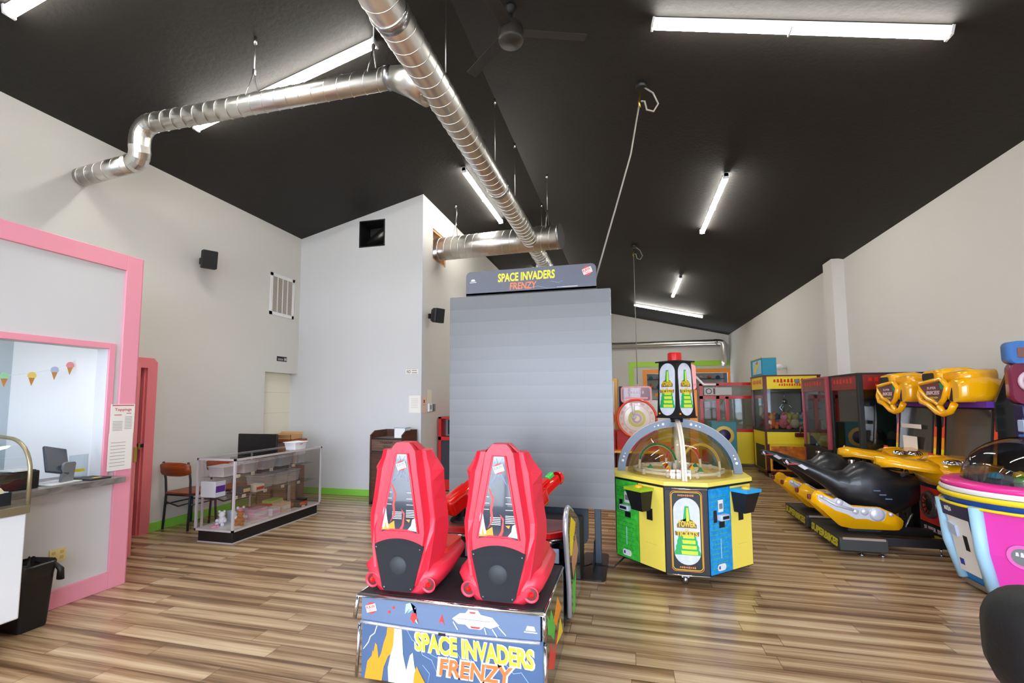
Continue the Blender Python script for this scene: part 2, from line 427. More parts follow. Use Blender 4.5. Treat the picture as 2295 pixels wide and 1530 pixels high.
# storefront behind the camera: piers, header, mullions and glass
m = MB(); top = ceil_z(RX)+.02
wins = [(-5.4, -3.3), (-3.0, -1.2), (-.9, .9), (1.2, 3.6)]
xs = [XL]+[v for w in wins for v in w]+[XR+T]
for i in range(0, len(xs), 2): m.box(xs[i], xs[i+1], YF-T, YF, 0, 3.3, WALLB)
m.box(XL, XR+T, YF-T, YF, 0, .25, WALLB)
wall_y(m, YF-T, YF, XL-T, RX, 3.3, cz, WALLB); wall_y(m, YF-T, YF, RX, XR+T, 3.3, cz, WALLB)
struct(m, 'wall_front')
for i, (a, b) in enumerate(wins):
    m = MB()
    for (p, q, r, s) in ((a, b, .25, .31), (a, b, 3.24, 3.3), (a, a+.06, .25, 3.3), (b-.06, b, .25, 3.3), ((a+b)/2-.03, (a+b)/2+.03, .25, 3.3), (a, b, 2.2, 2.26)):
        m.box(p, q, YF-.1, YF-.04, r, s, ALU)
    w = struct(m, 'window_%d' % (i+2))
    m = MB(); m.box(a+.05, b-.05, YF-.075, YF-.065, .3, 3.25, GL); m.build('pane', w)
m = MB(); m.box(-30, 30, -40, YF-.2, -.12, -.02, mat('pavement', (176, 174, 168), .9)); struct(m, 'floor_outside')

# ------------------------------------------------------------------ kiosk
KX, KY = -4.26, 3.30
m = MB(); wy0, wy1, wz0, wz1 = .6, 3.06, .88, 2.0
for (y0, y1, z0, z1) in ((YF, wy0, 0, 2.84), (wy0, wy1, 0, wz0), (wy0, wy1, wz1, 2.84), (wy1, KY, 0, 2.84)):
    m.box(KX-.12, KX, y0, y1, z0, z1, WALLB)
struct(m, 'wall_kiosk')
m = MB(); m.box(XL, KX-.12, KY-.12, KY, 0, 2.84, WHITE); struct(m, 'wall_kiosk_end')
m = MB(); m.box(XL+.001, XL+.02, YF, KY-.12, 0, 2.82, mat('kiosk_white', (186, 198, 206), .6)); struct(m, 'wall_kiosk_lining')
m = MB(); t = .022; w = .14
m.box(KX, KX+t, KY-w, KY, 0, 2.84, PINK, .004); m.box(KX, KX+t, YF, KY-w, 2.84-w, 2.84, PINK, .004); m.box(KX, KX+t, YF, KY-w, 0, w, PINK, .004)
m.box(KX-.12, KX, KY, KY+t, 0, 2.84, PINK); m.box(KX-.125, KX-.12, wy1, wy1+.06, .94, wz1, WHITE)
struct(m, 'trim_1')
m = MB(); w = .05
m.box(KX, KX+.018, wy1, wy1+w, wz0, wz1+w, PINK, .003); m.box(KX, KX+.018, wy0-w, wy1, wz1, wz1+w, PINK, .003)
m.box(KX, KX+.018, wy0-w, wy0, wz0, wz1, PINK, .003)
struct(m, 'window_6')
m = MB(); m.box(KX+.002, KX+.16, wy0-.3, 3.15, .885, .93, COUNTER); m.box(KX-.4, KX+.002, wy0+.005, wy1-.005, .885, .93, COUNTER)
m.build('worktop', label='grey stone-look serving counter sticking out of the pink framed kiosk window', cat='counter')
# coral doorway on the left wall
m = MB()
def door_trim(y0, y1, z, w_, mm):
    pts = [(y0-w_, 0), (y0-w_, z+w_), ]
    pts += [(y1+w_-.05, z+w_), (y1+w_, z+w_-.05), (y1+w_, 0), (y1, 0), (y1, z), (y0, z), (y0, 0)]
    mm.poly(pts, (XL, 0, 0), Y_, Z_, CORAL, .035)
door_trim(D1[0], D1[1], D1[2], .12, m)
m.box(XL-.05, XL, D1[1]-.015, D1[1], 0, D1[2], CORAL); m.box(XL-T, XL-.05, D1[1]-.015, D1[1], 0, D1[2], BLACK); m.box(XL-T, XL, D1[0], D1[0]+.02, 0, D1[2], CORAL)  # inner part of the far jamb painted black as the shade in the gap
struct(m, 'trim_2')
dl = bpy.data.objects.new('door_1', None); C.objects.link(dl); dl['kind'] = 'structure'
dl.location = (XL+.03, 3.585, 0); dl.rotation_euler = (0, 0, math.atan2(.20, .72))
m = MB(); m.box(0, .78, -.02, .02, .03, 1.95, CORAL, .003); m.box(.76, .785, -.021, .021, .95, 1.1, BRASS); m.build('leaf', dl, world=False)
m = MB(); m.lathe([(0, .08), (.018, .075), (.028, .06), (.026, .045), (.012, .035), (.012, .02)], (.71, 0, 1.0), BRASS, 14, 'y'); m.build('knob', dl, world=False)
m = MB(); m.box(XL-.005, XL+.05, 4.40, 4.425, 1.0, 1.07, BRASS); m.box(XL+.035, XL+.045, 4.43, 4.47, 1.02, 1.06, BLACK)
m.build('strike_plate', label='small dark metal latch plate on the coral door jamb', cat='latch')
# ice cream bunting
t = thing('bunting', 'string of paper ice cream cones hung inside the kiosk window', 'bunting', (-4.75, 2.4, 1.7))
pts = [V(-4.8, 1.9+.1*k, 1.99-.20*math.sin(PI*min(1, max(0, (k*.1+.05)/1.55)))) for k in range(15)]
pts = [V(-4.8, 2.2, 1.775), V(-4.8, 2.5, 1.76), V(-4.8, 2.7, 1.765), V(-4.8, 2.88, 1.80), V(-4.8, 3.05, 1.85), V(-4.8, 3.18, 1.93)]
m = MB(); m.tube(pts, .002, WHITE, 6); m.build('string', t)
for (y, z, c) in ((2.52, 1.75, WHITE), (2.68, 1.75, mat('mint', (170, 226, 180), .7)), (2.86, 1.765, mat('butter', (246, 214, 110), .7)), (3.02, 1.82, mat('lavender', (190, 196, 222), .7)), (3.135, 1.87, mat('rose', (240, 150, 160), .7))):
    m = MB(); m.poly(arc(0, .01, .03, 0, 180, 8)+[(-.03, 0), (-.02, -.01), (0, -.006), (.02, -.01), (.03, 0)], (-4.8, y, z), Y_, Z_, c, .006)
    m.poly([(-.022, -.008), (0, -.075), (.022, -.008)], (-4.8, y, z), Y_, Z_, mat('waffle', (206, 140, 70), .8), .004); m.build('paper_cone', t)
# posters on the frame
def sheet(name, label, O, R, U, w, h, base=PAPER, lines=(), txt=(), cat='poster', th=.003):
    m = MB(); R = Vector(R); U = Vector(U); N = R.cross(U)
    m.poly([(-w/2, -h/2), (w/2, -h/2), (w/2, h/2), (-w/2, h/2)], O, R, U, base, th)
    for (x0, x1, y0, y1, c) in lines:
        m.poly([(x0*w, y0*h), (x1*w, y0*h), (x1*w, y1*h), (x0*w, y1*h)], Vector(O)+N*(th+.0004), R, U, c, .0006)
    for (s, x, y, hh, ww, c) in txt:
        m.text(s, Vector(O)+N*(th+.0006)+R*x*w+U*y*h, R, U, hh*h, c, ww*w if ww else None, bold=.01)
    return m.build(name, label=label, cat=cat)
INK = mat('faint_ink', (150, 148, 146), .8); REDINK = mat('red_ink', (190, 40, 56), .8)
ls = [(-.4, .0, -.1-.05*k, -.085-.05*k, INK) for k in range(7)]+[(.1, .4, .05-.05*k, .065-.05*k, INK) for k in range(9)]+[(-.45, .45, .44, .47, REDINK), (-.35, -.05, .12, .14, REDINK), (.15, .35, .17, .19, REDINK)]
sheet('menu_poster', 'white menu poster with red heading taped on the pink kiosk frame', (KX+.03, 3.19, 1.41), Y_, Z_, .2, .25, lines=ls, txt=[('Toppings', 0, .3, .12, .7, REDINK)])
ls = [(-.42, .2, .25-.09*k, .262-.09*k, INK) for k in range(8)]
sheet('menu_poster', 'pale printed list taped below the red headed menu on the kiosk frame', (KX+.032, 3.185, 1.13), Y_, Z_, .2, .31, lines=ls)
# outlet
m = MB(); m.box(KX, KX+.008, 2.73, 2.84, .34, .44, mat('ivory', (232, 214, 150), .4), .003)
for y in (2.757, 2.812):
    for z in (.37, .41): m.box(KX+.008, KX+.0095, y-.012, y+.012, z-.012, z+.012, mat('ivory_dark', (206, 186, 126), .4))
m.build('outlet_plate', label='ivory double socket plate low on the kiosk wall', cat='outlet')
# waste bin
t = thing('waste_bin', 'black plastic waste bin with a liner standing against the kiosk wall', 'bin', (-4.10, 2.50, 0))
m = MB(); R = []
for (z, s) in ((0, .8), (.02, .83), (.40, 1.0), (.42, 1.03)): R.append([V(x*s, y*s, z) for x, y in rrect(-.125, .125, -.105, .105, .03)])
m.rings(R, BLACK, True, False); m._add(R[0], [tuple(range(len(R[0])))], BLACK); m.build('body', t, world=False)
m = MB(); R = []
for (z, s) in ((.30, .93), (.425, 1.06), (.44, 1.04), (.36, .96)):
    R.append([V(x*s, y*s, z+.008*math.sin(9*i)) for i, (x, y) in enumerate(rrect(-.125, .125, -.105, .105, .03))])
m.rings(R, mat('bin_liner', (26, 26, 26), .3, bump=.4, bscale=30), True, False)
m.tube([V(.115, .09, .42), V(.145, .115, .37), V(.14, .12, .30), V(.15, .11, .36)], [.012, .02, .016, .006], BLACK, 8); m.build('liner', t, world=False)
# curved glass freezer
FX0, FX1, FY0, FY1 = -4.22, -3.74, .6, 2.26
t = thing('display_freezer', 'white ice cream freezer with curved glass top at the left edge', 'freezer', (-3.98, 1.4, 0))
m = MB(); m.box(FX0, FX1, FY0, FY1, .2, .85, WHITEG, .01); m.build('cabinet', t)
m = MB(); m.box(FX0-.005, FX1+.012, FY0-.005, FY1+.008, .85, .9, BRONZE, .004); m.build('trim_band', t)
m = MB(); m.box(FX0+.05, FX1-.05, FY0+.05, FY1-.08, .06, .2, GREY); m.build('plinth', t)
for y in (FY0+.15, FY1-.15):
    m = MB(); m.cyl(V(FX1-.08, y-.012, .035), V(FX1-.08, y+.012, .035), .035, GREY); m.box(FX1-.1, FX1-.06, y-.02, y+.02, .035, .07, STEEL); m.build('caster', t)
prof = [(FX1+.0, .9), (FX1, 1.1)]+[(FX1-.22+.22*math.cos(a), 1.1+.22*math.sin(a)) for a in [PI/2*k/8 for k in range(1, 9)]]+[(FX0, 1.34)]
m = MB(); m.rings([[V(x, FY0, z) for x, z in prof], [V(x, FY1, z) for x, z in prof]], GLT, False, False); m.build('glass_hood', t)
for y in (FY0, FY1):
    m = MB(); m.tube([V(x, y, z) for x, z in prof], .012, BRONZE if y == FY1 else GREY, 8); m.build('glass_rim', t)
m = MB(); m.box(FX0, FX0+.03, FY0, FY1, .9, 1.34, WHITE); m.build('back_panel', t)
cols = [(244, 226, 214), (120, 190, 190), (240, 190, 200), (110, 70, 46), (244, 236, 200)]
for k in range(5):
    y = FY0+.18+.33*k; m = MB(); m.box(-4.16, -3.84, y-.13, y+.13, .86, .98, DGREY)
    m.box(-4.15, -3.85, y-.12, y+.12, .98, .985, WHITE)
    for j in range(6): m.lathe([(0, .04), (.05, .03), (.07, 0)], (-4.1+.1*(j % 3), y-.06+.11*(j//3), .98), mat('icecream%d' % k, cols[k], .7), 10)
    m.build('tub', t)
# point-of-sale terminal and tray
t = thing('sales_terminal', 'dark grey tilted touch screen till on the kiosk counter', 'till', (-4.3, 2.76, .93), math.radians(12))
m = MB()
Mr = Matrix.Translation((0, 0, .17)) @ Matrix.Rotation(math.radians(-28), 4, 'Y')
m.box(-.012, .012, -.085, .085, -.105, .115, SLATE, .008, Mr @ Matrix.Rotation(math.radians(-16), 4, 'X')); m.build('screen', t, world=False)
m = MB(); m.poly(rrect(-.05, .05, -.0, .16, .02), (.03, .05, .0), V(0, 1, 0), V(.12, .0, 1).normalized(), GREY, .02); m.build('stand_neck', t, world=False)
m = MB(); m.box(-.12, .1, -.12, .13, 0, .008, WHITE, .002); m.build('base', t, world=False)
t = thing('card_reader', 'flat black card reader lying on the counter by the window jamb', 'card reader', (-4.25, 2.99, .93))
m = MB(); m.box(-.1, .1, -.08, .08, 0, .014, DGREY, .004); m.build('body', t, world=False)
m = MB(); m.box(.04, .07, -.03, .03, .014, .016, YELLOW); m.build('sticker', t, world=False)
t = thing('sign_holder', 'clear acrylic sign holder with a yellow strip behind the card reader', 'sign holder', (-4.42, 3.0, .93))
m = MB(); m.box(-.003, .003, -.07, .07, 0, .19, GLT); m.box(-.05, .05, -.07, .07, 0, .004, GLT); m.build('panel', t, world=False)
m = MB(); m.box(.003, .006, -.045, .045, .05, .075, YELLOW); m.build('strip', t, world=False)
t = thing('receipt_printer', 'black receipt printer behind the freezer glass on the counter', 'printer', (-4.3, 2.48, .93))
m = MB(); m.box(-.1, .1, -.12, .12, 0, .13, BLACK, .01); m.box(-.06, .09, -.1, .1, .13, .136, DGREY); m.build('body', t, world=False)
m = MB(); m.box(-.02, .12, -.05, .05, .135, .145, WHITE); m.build('paper_strip', t, world=False)

# ------------------------------------------------------------------ ceiling things
def strip_light(p0, p1, label):
    p0, p1 = Vector(p0), Vector(p1); mid = (p0+p1)/2
    t = thing('strip_light', label, 'ceiling light', mid, 0, 'linear ceiling lights')
    d = (p1-p0).normalized(); s = d.cross(Z_).normalized(); n = s.cross(d).normalized(); L_ = (p1-p0).length
    M = Matrix(((d.x, s.x, n.x, mid.x), (d.y, s.y, n.y, mid.y), (d.z, s.z, n.z, mid.z), (0, 0, 0, 1)))
    if M.to_3x3().determinant() < 0: M = M @ Matrix.Scale(-1, 4, (0, 1, 0))
    m = MB(); m.box(-L_/2, L_/2, -.028, .028, -.02, .035, WHITE, 0, M)
    for a in (-L_/2, L_/2-.02): m.box(a, a+.02, -.042, .042, -.05, .03, WHITE, 0, M)
    m.build('housing', t)
    m = MB(); k = 6
    ring = [(-.04, -.02)]+[(-.04*math.cos(PI*i/k), -.02-.034*math.sin(PI*i/k)) for i in range(1, k)]+[(.04, -.02)]
    m.rings([[M @ V(-L_/2+.02, a, b) for a, b in ring], [M @ V(L_/2-.02, a, b) for a, b in ring]], GLOW, True, True)
    m.build('diffuser', t)
    m = MB(); m.box(-.006, .006, -.042, .042, -.056, -.02, WHITE, 0, M); m.build('joint_clip', t)
o = .045
def cp(x, y): return (x, y, ceil_z(x)-o)
strip_light(cp(-4.68, 2.45), cp(-2.42, 2.45), 'white strip light at the top left corner running across the slope')
strip_light(cp(-4.66, 4.12), cp(-2.40, 4.10), 'white strip light crossing behind the side duct on the left slope')
strip_light(cp(-2.43, 6.85), cp(-2.43, 9.12), 'white strip light running beside the long central duct')
strip_light(cp(.28, 4.25), cp(2.50, 4.27), 'largest double strip light at the top right of the ceiling')
strip_light(cp(1.38, 6.99), cp(1.38, 9.30), 'strip light running lengthwise in the middle of the right slope')
strip_light(cp(1.34, 12.7), cp(1.34, 15.0), 'small distant strip light running lengthwise on the right slope')
strip_light(cp(.24, 17.4), cp(2.51, 17.4), 'farthest strip light crossing the right slope before the back wall')
strip_light(cp(.28, -.6), cp(2.50, -.6), 'unseen strip light added on the right slope above the entrance windows')  # out of view, added to give the hall more light
strip_light(cp(-4.68, -.6), cp(-2.42, -.6), 'unseen strip light added on the left slope above the entrance windows')  # its unseen twin, also added for the lighting
strip_light(cp(-2.43, 12.7), cp(-2.43, 15.0), 'strip light on the left slope deep behind the tall screen')
# ducts
def duct(pts, r, name, parent, ribs=.13, seg=36):
    m = MB(); m.tube(pts, r, DUCT, seg)
    # raised spiral seams
    P = [Vector(p) for p in pts]
    for a, b in zip(P, P[1:]):
        L_ = (b-a).length; d = (b-a).normalized(); u = d.cross(Z_ if abs(d.z) < .9 else Y_).normalized(); w = u.cross(d)
        if L_ < .35: continue
        n = int(L_/ribs)
        hel = []
        steps = n*20
        for k in range(steps+1):
            th = 2*PI*k/20; q = a+d*(k*L_/steps)
            hel.append(q+(u*math.cos(th)+w*math.sin(th))*(r+.001))
        m.tube(hel, .0045, RIB, 5, False)
    return m.build(name, parent)
DZ = 4.20
t = thing('ventilation_duct', 'long silver spiral duct hanging under the ridge down the hall', 'duct', (RX, 8, DZ))
DX = RX+.055
duct([(DX, -1.5, DZ), (DX, 14.5, DZ)], .13, 'main_pipe', t)
for y in (2.75, 5.55, 8.35, 11.1):
    m = MB(); m.cyl(V(DX, y, DZ), V(DX, y+.08, DZ), .134, STEEL, seg=36); m.tube([V(DX+.137*math.cos(a), y, DZ+.137*math.sin(a)) for a in [2*PI*k/30 for k in range(30)]], .006, CHROME, 6, closed=True)
    m.build('coupling', t)
t2 = thing('branch_duct', 'silver side duct bending down to the upper left wall', 'duct', (-3.2, 3.55, 4.33))
bz = 4.33; by = 3.55; r2 = .090
m = MB(); m.tube([V(RX-.0, by+.04, DZ), V(-1.74, by+.02, bz-.05), V(-1.92, by, bz)], [.15, .13, r2+.004], DUCT, 32)
m.cyl(V(-1.90, by, bz), V(-1.96, by, bz), r2+.008, STEEL, seg=32); m.build('saddle_fitting', t2)
el = [V(-4.55+(-.15)*math.sin(a), by, bz-.15+.15*math.cos(a)) for a in [PI/2*k/5 for k in range(6)]]
duct([V(-1.94, by, bz), V(-4.55, by, bz)], r2, 'side_pipe', t2)
m = MB(); m.tube(el+[V(-4.7, by, 4.10)]+[V(-4.7-.13+.13*math.cos(a), by+.04*math.sin(a), 4.10-.13*math.sin(a)) for a in [PI/2*k/5 for k in range(1, 6)]], r2+.004, DUCT, 32, smooth=False)
m.build('elbow', t2)
duct([V(-4.83, by+.04, 3.97), V(XL, by+.10, 3.95)], r2, 'wall_pipe', t2)
t3 = thing('cross_duct', 'wide silver duct crossing the hall from the hole in the inner side wall', 'duct', (-2.1, 7.65, 4.26))
duct([V(XS-.6, 7.92, 4.275), V(-1.04, 7.66, 4.235)], .20, 'cross_pipe', t3)
m = MB(); m.cyl(V(-1.05, 7.66, 4.235), V(-1.02, 7.655, 4.235), .203, STEEL, seg=36); m.build('end_cap', t3)
# hangers
def hanger(x, y, zd, lab, r=.14, v=True, slack=0, grp='wire hangers of the ducts'):
    t = thing('wire_hanger', lab, 'hanger', (x, y, ceil_z(x)), 0, grp)
    m = MB(); zc = ceil_z(x)
    k = zd+r+.22
    m.tube([V(x, y, zc-.01), V(x+slack, y, (zc+k)/2), V(x, y, k)], .006, STEEL, 6)
    m.tube([V(x, y-r*.9, zd+r*.3), V(x, y, k), V(x, y+r*.9, zd+r*.3)] if not v else [V(x-r*.95, y, zd+r*.3), V(x, y, k), V(x+r*.95, y, zd+r*.3)], .005, STEEL, 6)
    m.build('cable', t)
    m = MB(); m.cyl(V(x, y, zc-.07), V(x, y, zc), .014, CHROME, seg=10); m.build('anchor', t)
    m = MB(); m.box(x-.012, x+.012, y-.012, y+.012, k-.03, k+.02, CHROME); m.build('clamp', t)
for y, lab in ((3.95, 'wire hanger on the long duct nearest the camera, left of the ceiling fan'), (5.65, 'second wire hanger of the long duct, beyond the fan'), (6.75, 'third wire hanger of the long duct, just past the second'), (9.05, 'wire hanger of the long duct beyond the cross duct')):
    hanger(RX, y, DZ, lab)
hanger(-3.35, 3.55, bz, 'wire hanger with a brass toned clamp on the left side duct', .10, False)
hanger(-2.1, 3.55, bz, 'wire hanger on the side duct close to the long duct', .10, False)
hanger(-2.95, 7.9, 4.3, 'curly wire hanger on the cross duct by the inner wall', .21, False, .02)
hanger(-1.25, 7.7, 4.27, 'wire hanger near the open end of the cross duct', .21, False)
# far duct
t = thing('ventilation_duct', 'thin silver pipe running along the top of the back wall and down its right corner', 'duct', (1.5, YB-.25, 3.8))
m = MB(); m.tube([V(XS, YB-.25, 3.82), V(3.5, YB-.25, 3.82), V(3.58, YB-.25, 3.79), V(3.62, YB-.25, 3.7), V(3.62, YB-.25, 3.1), V(3.62, YB-.1, 2.95)], .11, DUCT, 24); m.build('pipe', t)
m = MB(); m.cyl(V(3.3, YB-.25, 3.82), V(3.4, YB-.25, 3.82), .12, STEEL); m.build('coupling', t)
# fan
fx, fy = -1.0, 4.14; fz = 5.0
t = thing('ceiling_fan', 'black ceiling fan hanging at the ridge beside the long duct', 'fan', (fx, fy, fz))
m = MB(); m.cyl(V(fx, fy, fz+.1), V(fx, fy, ceil_z(fx)-.02), .016, BLACK); m.lathe([(.02, ceil_z(fx)-.08), (.055, ceil_z(fx)-.02), (.055, ceil_z(fx)+.0)], (fx, fy, 0), BLACK, cap=True); m.build('downrod', t)
m = MB(); m.lathe([(.0, fz+.12), (.05, fz+.115), (.105, fz+.08), (.12, fz+.04), (.12, fz-.06), (.11, fz-.085), (0, fz-.09)], (fx, fy, 0), mat('fan_black', (52, 48, 44), .4), 32); m.build('motor', t)
for k in range(3):
    a = math.radians(20+120*k); Mr = Matrix.Translation((fx, fy, fz+.02)) @ Matrix.Rotation(a, 4, 'Z') @ Matrix.Rotation(math.radians(10), 4, 'X')
    m = MB(); m.box(.11, .72, -.055, .055, -.004, .004, mat('fan_blade', (44, 41, 38), .6), .003, Mr); m.build('blade', t)
# banner cables with hooks
def ropeloop(x, y, pts, lab):
    z = ceil_z(x); t = thing('hanging_cable', lab, 'cable', (x, y, z))
    m = MB(); m.tube(pts, .009, mat('cable_grey', (150, 146, 138), .6), 8); m.build('cable', t)
    m = MB(); q = [V(x+.03, y, z-.04), V(x+.12, y, z-.12), V(x+.17, y, z-.25), V(x+.12, y, z-.33), V(x+.05, y, z-.30), V(x+.03, y, z-.2), V(x-.01, y, z-.19)]
    m.tube(q, .009, mat('cable_grey', (150, 146, 138), .6), 8); m.build('loose_loop', t)
    m = MB(); m.tube([V(x-.005, y, z-.08), V(x-.03, y, z-.2), V(x-.02, y, z-.26)], .011, BRASS, 8); m.build('hook', t)
    m = MB(); m.cyl(V(x, y, z-.05), V(x, y, z+.02), .06, BLACK, r1=.06); m.build('ceiling_cup', t)
z = ceil_z(.21); ropeloop(.21, 5.19, [V(.18, 5.19, z-.24), V(.08, 5.16, 4.2), V(-.06, 5.1, 3.7), V(-.2, 5.02, 3.2), V(-.33, 4.93, 2.72)], 'grey cable with a brass hook slanting down to the tall screen')
z = ceil_z(.19); ropeloop(.19, 10.86, [V(.17, 10.86, z-.24), V(.175, 10.86, 3.2), V(.175, 10.86, 1.9)], 'thin straight cable with a brass hook hanging far behind the screen')
# speakers
def speaker(loc, rz, lab, px):
    t = thing('wall_speaker', lab, 'speaker', loc, rz, None)
    m = MB(); R = []
    for (y, s) in ((-.09, 1.0), (.0, 1.0), (.07, .8)):
        R.append([V(x*s, y, zz*s) for x, zz in rrect(-.09, .09, -.12, .12, .015)])
    Mt = Matrix.Rotation(math.radians(8), 4, 'X')
    R = [[Mt @ p for p in r] for r in R]
    m.rings(R, BLACK, True, True); m.build('cabinet', t, world=False)
    m = MB(); m.poly(rrect(-.08, .08, -.11, .11, .012), Mt @ V(0, -.0905, 0), Mt @ V(1, 0, 0)-V(0, 0, 0), Mt @ V(0, 0, 1), mat('grille_cloth', (24, 24, 26), .8), .004); m.build('grille', t, world=False)
    m = MB(); m.tube([V(0, .05, 0), Vector(px)*.5+V(0, .03, 0), Vector(px)], .014, BLACK, 8); m.box(px[0]-.02, px[0]+.02, px[1]-.02, px[1]+.02, -.04, .04, BLACK); m.build('bracket', t, world=False)
speaker((-5.46, 5.13, 3.46), math.radians(58), 'black box speaker on the left wall above the display case', (-.06, .13, 0))
speaker((-3.10, 7.42, 2.98), math.radians(60), 'small black speaker on the inner side wall beside the tall screen', (-.05, .13, 0))
# vents and signs
t = thing('air_grille', 'white four panel air grille high on the left wall', 'vent', (XL, 6.75, 2.98))
m = MB()
y0, y1, z0, z1 = 6.47, 7.04, 2.97, 3.66
for (a, b, c, d) in ((y0, y1, z0, z0+.05), (y0, y1, z1-.05, z1), (y0, y0+.05, z0, z1), (y1-.05, y1, z0, z1)): m.box(XL, XL+.015, a, b, c, d, WHITE)
for k in range(1, 4): m.box(XL, XL+.013, y0+.05+(y1-y0-.1)*k/4-.006, y0+.05+(y1-y0-.1)*k/4+.006, z0+.05, z1-.05, WHITE)
m.build('frame', t)
m = MB(); m.box(XL+.001, XL+.003, y0+.04, y1-.04, z0+.04, z1-.04, mat('vent_back', (158, 150, 138), .8))
for k in range(34): m.box(XL+.003, XL+.009, y0+.04, y1-.04, z0+.055+.0175*k, z0+.061+.0175*k, mat('vent_slat', (206, 198, 184), .6))
m.build('louvres', t)
t = thing('return_opening', 'square black framed opening high on the facing wall', 'vent', (-4.21, YM, oz0))
m = MB()
for (a, b, c, d) in ((ox0, ox1, oz0, oz0+.02), (ox0, ox1, oz1-.02, oz1), (ox0, ox0+.02, oz0, oz1), (ox1-.02, ox1, oz0, oz1)): m.box(a, b, YM-.004, YM+.35, c, d, BLACK)
m.box(ox0, ox1, YM+.33, YM+.36, oz0, oz1, BLACK); m.build('frame', t)
m = MB(); m.cyl(V(ox0+.03, YM+.3, oz0+.12), V(ox1-.03, YM+.2, oz1-.12), .1, mat('dark_metal', (70, 68, 64), .3, .8), seg=20); m.build('inner_pipe', t)
m = MB(); m.box(XL, XL+.006, 6.68, 6.91, 2.22, 2.30, BLACK)
m.text('RESTROOMS', (XL+.007, 6.76, 2.25), Y_, Z_, .03, WHITE, .12); m.box(XL+.006, XL+.008, 6.85, 6.865, 2.235, 2.28, WHITE); m.box(XL+.006, XL+.008, 6.88, 6.895, 2.235, 2.28, WHITE)
m.build('restroom_sign', label='small black restroom sign above the cream doorway', cat='sign')
sheet('notice_sign', 'white NO sign with small print on the facing wall near the corner', (-3.44, YM, 2.03), X_, Z_, .22, .1, txt=[('NO', -.25, 0, .55, .3, BLACK)], lines=[(.0, .4, .12, .26, INK), (.0, .42, -.26, -.12, INK), (-.47, .47, .44, .47, BLACK), (-.47, .47, -.47, -.44, BLACK)], cat='sign')
sheet('paper_notice', 'large white paper notice taped on the facing wall corner', (-3.385, YM, 1.5), X_, Z_, .2, .28, lines=[(-.3, .3, .3-.1*k, .31-.1*k, INK) for k in range(6)], cat='notice')
sheet('paper_notice', 'blank cream paper taped above the thermostat on the inner side wall', (XS, 7.53, 1.63), Y_, Z_, .17, .22, CREAM, cat='notice')
sheet('paper_notice', 'peach paper with a red emblem at the edge of the inner side wall', (XS, 7.31, 1.49), Y_, Z_, .12, .27, PEACH, lines=[(-.2, .2, .1, .3, REDINK), (-.45, .45, -.02, .0, BROWN)], cat='notice')
m = MB(); m.box(XS, XS+.03, 7.46, 7.60, 1.37, 1.51, WHITE, .006); m.box(XS+.03, XS+.032, 7.49, 7.55, 1.41, 1.48, GREY); m.build('thermostat', label='white thermostat box on the inner side wall below a paper', cat='thermostat')
m = MB(); m.box(XS, XS+.04, 7.66, 7.71, 1.37, 1.50, GLT, .006); m.box(XS+.01, XS+.03, 7.67, 7.70, 1.38, 1.49, GREY); m.build('wall_switch', label='clear guarded switch right of the thermostat', cat='switch')
t = thing('dome_camera', 'white round security camera on the right wall above the claw machines', 'camera', (XR, 13.5, 2.3))
m = MB(); m.lathe([(.0, .09), (.05, .08), (.075, .04), (.08, 0), (.06, -.05), (0, -.08)], (XR-.16, 13.5, 2.36), WHITE); m.build('housing', t)
m = MB(); m.cyl(V(XR, 13.5, 2.36), V(XR-.1, 13.5, 2.36), .04, WHITE); m.build('arm', t)

# ------------------------------------------------------------------ left area furniture
def chair(name, label, loc, rz):
    t = thing(name, label, 'chair', loc, rz, None)
    fr = mat('chair_frame', (52, 56, 62), .35, .4)
    for s in (-1, 1):
        m = MB(); m.tube([V(.19*s, -.20, 0), V(.185*s, -.18, .42), V(.19*s, -.19, .6), V(.19*s, -.23, .82)], .013, fr, 8); m.build('rear_leg', t, world=False)
        m = MB(); m.tube([V(.2*s, .2, 0), V(.18*s, .19, .42)], .013, fr, 8); m.build('front_leg', t, world=False)
        m = MB(); m.tube([V(.185*s, -.18, .30), V(.185*s, .19, .30)], .008, fr, 6); m.build('side_stretcher', t, world=False)
    m = MB(); m.tube([V(-.185, -.185, .33), V(0, -.17, .28), V(.185, -.185, .33)], .009, fr, 6); m.build('stretcher', t, world=False); m = MB(); m.tube([V(-.185, .19, .30), V(.185, .19, .30)], .008, fr, 6); m.build('stretcher', t, world=False)
    m = MB(); m.tube([V(-.18, -.18, .415), V(.18, -.18, .415), V(.18, .19, .415), V(-.18, .19, .415)], .012, fr, 8, closed=True); m.build('seat_frame', t, world=False)
    m = MB(); R = [V(x, y, .428) for x, y in rrect(-.2, .2, -.2, .22, .05)]; R2 = [p+V(0, 0, .022) for p in R]
    m.rings([R, R2], WOODR, True, True); m.build('seat', t, world=False)
    m = MB(); O = []
    for k in range(13):
        a = -1+2*k/12; x = .225*a; y = -.225+.03*(1-a*a)*-1
        hh = .082*(1-.40*abs(a)**4)
        O.append([V(x, y-.008, .735-hh), V(x, y-.02-.0, .735+hh), V(x, y, .735+hh), V(x, y+.012, .735-hh)])
    m.rings(O, WOODR, True, True); m.build('backrest', t, world=False)
    return t
ch0 = chair('wooden_chair', 'wooden chair with dark metal legs against the left wall by the coral door', (-5.38, 4.96, 0), 0)
dup(ch0, (-5.08, 5.34, 0), 'second wooden chair hidden behind the glass display case')

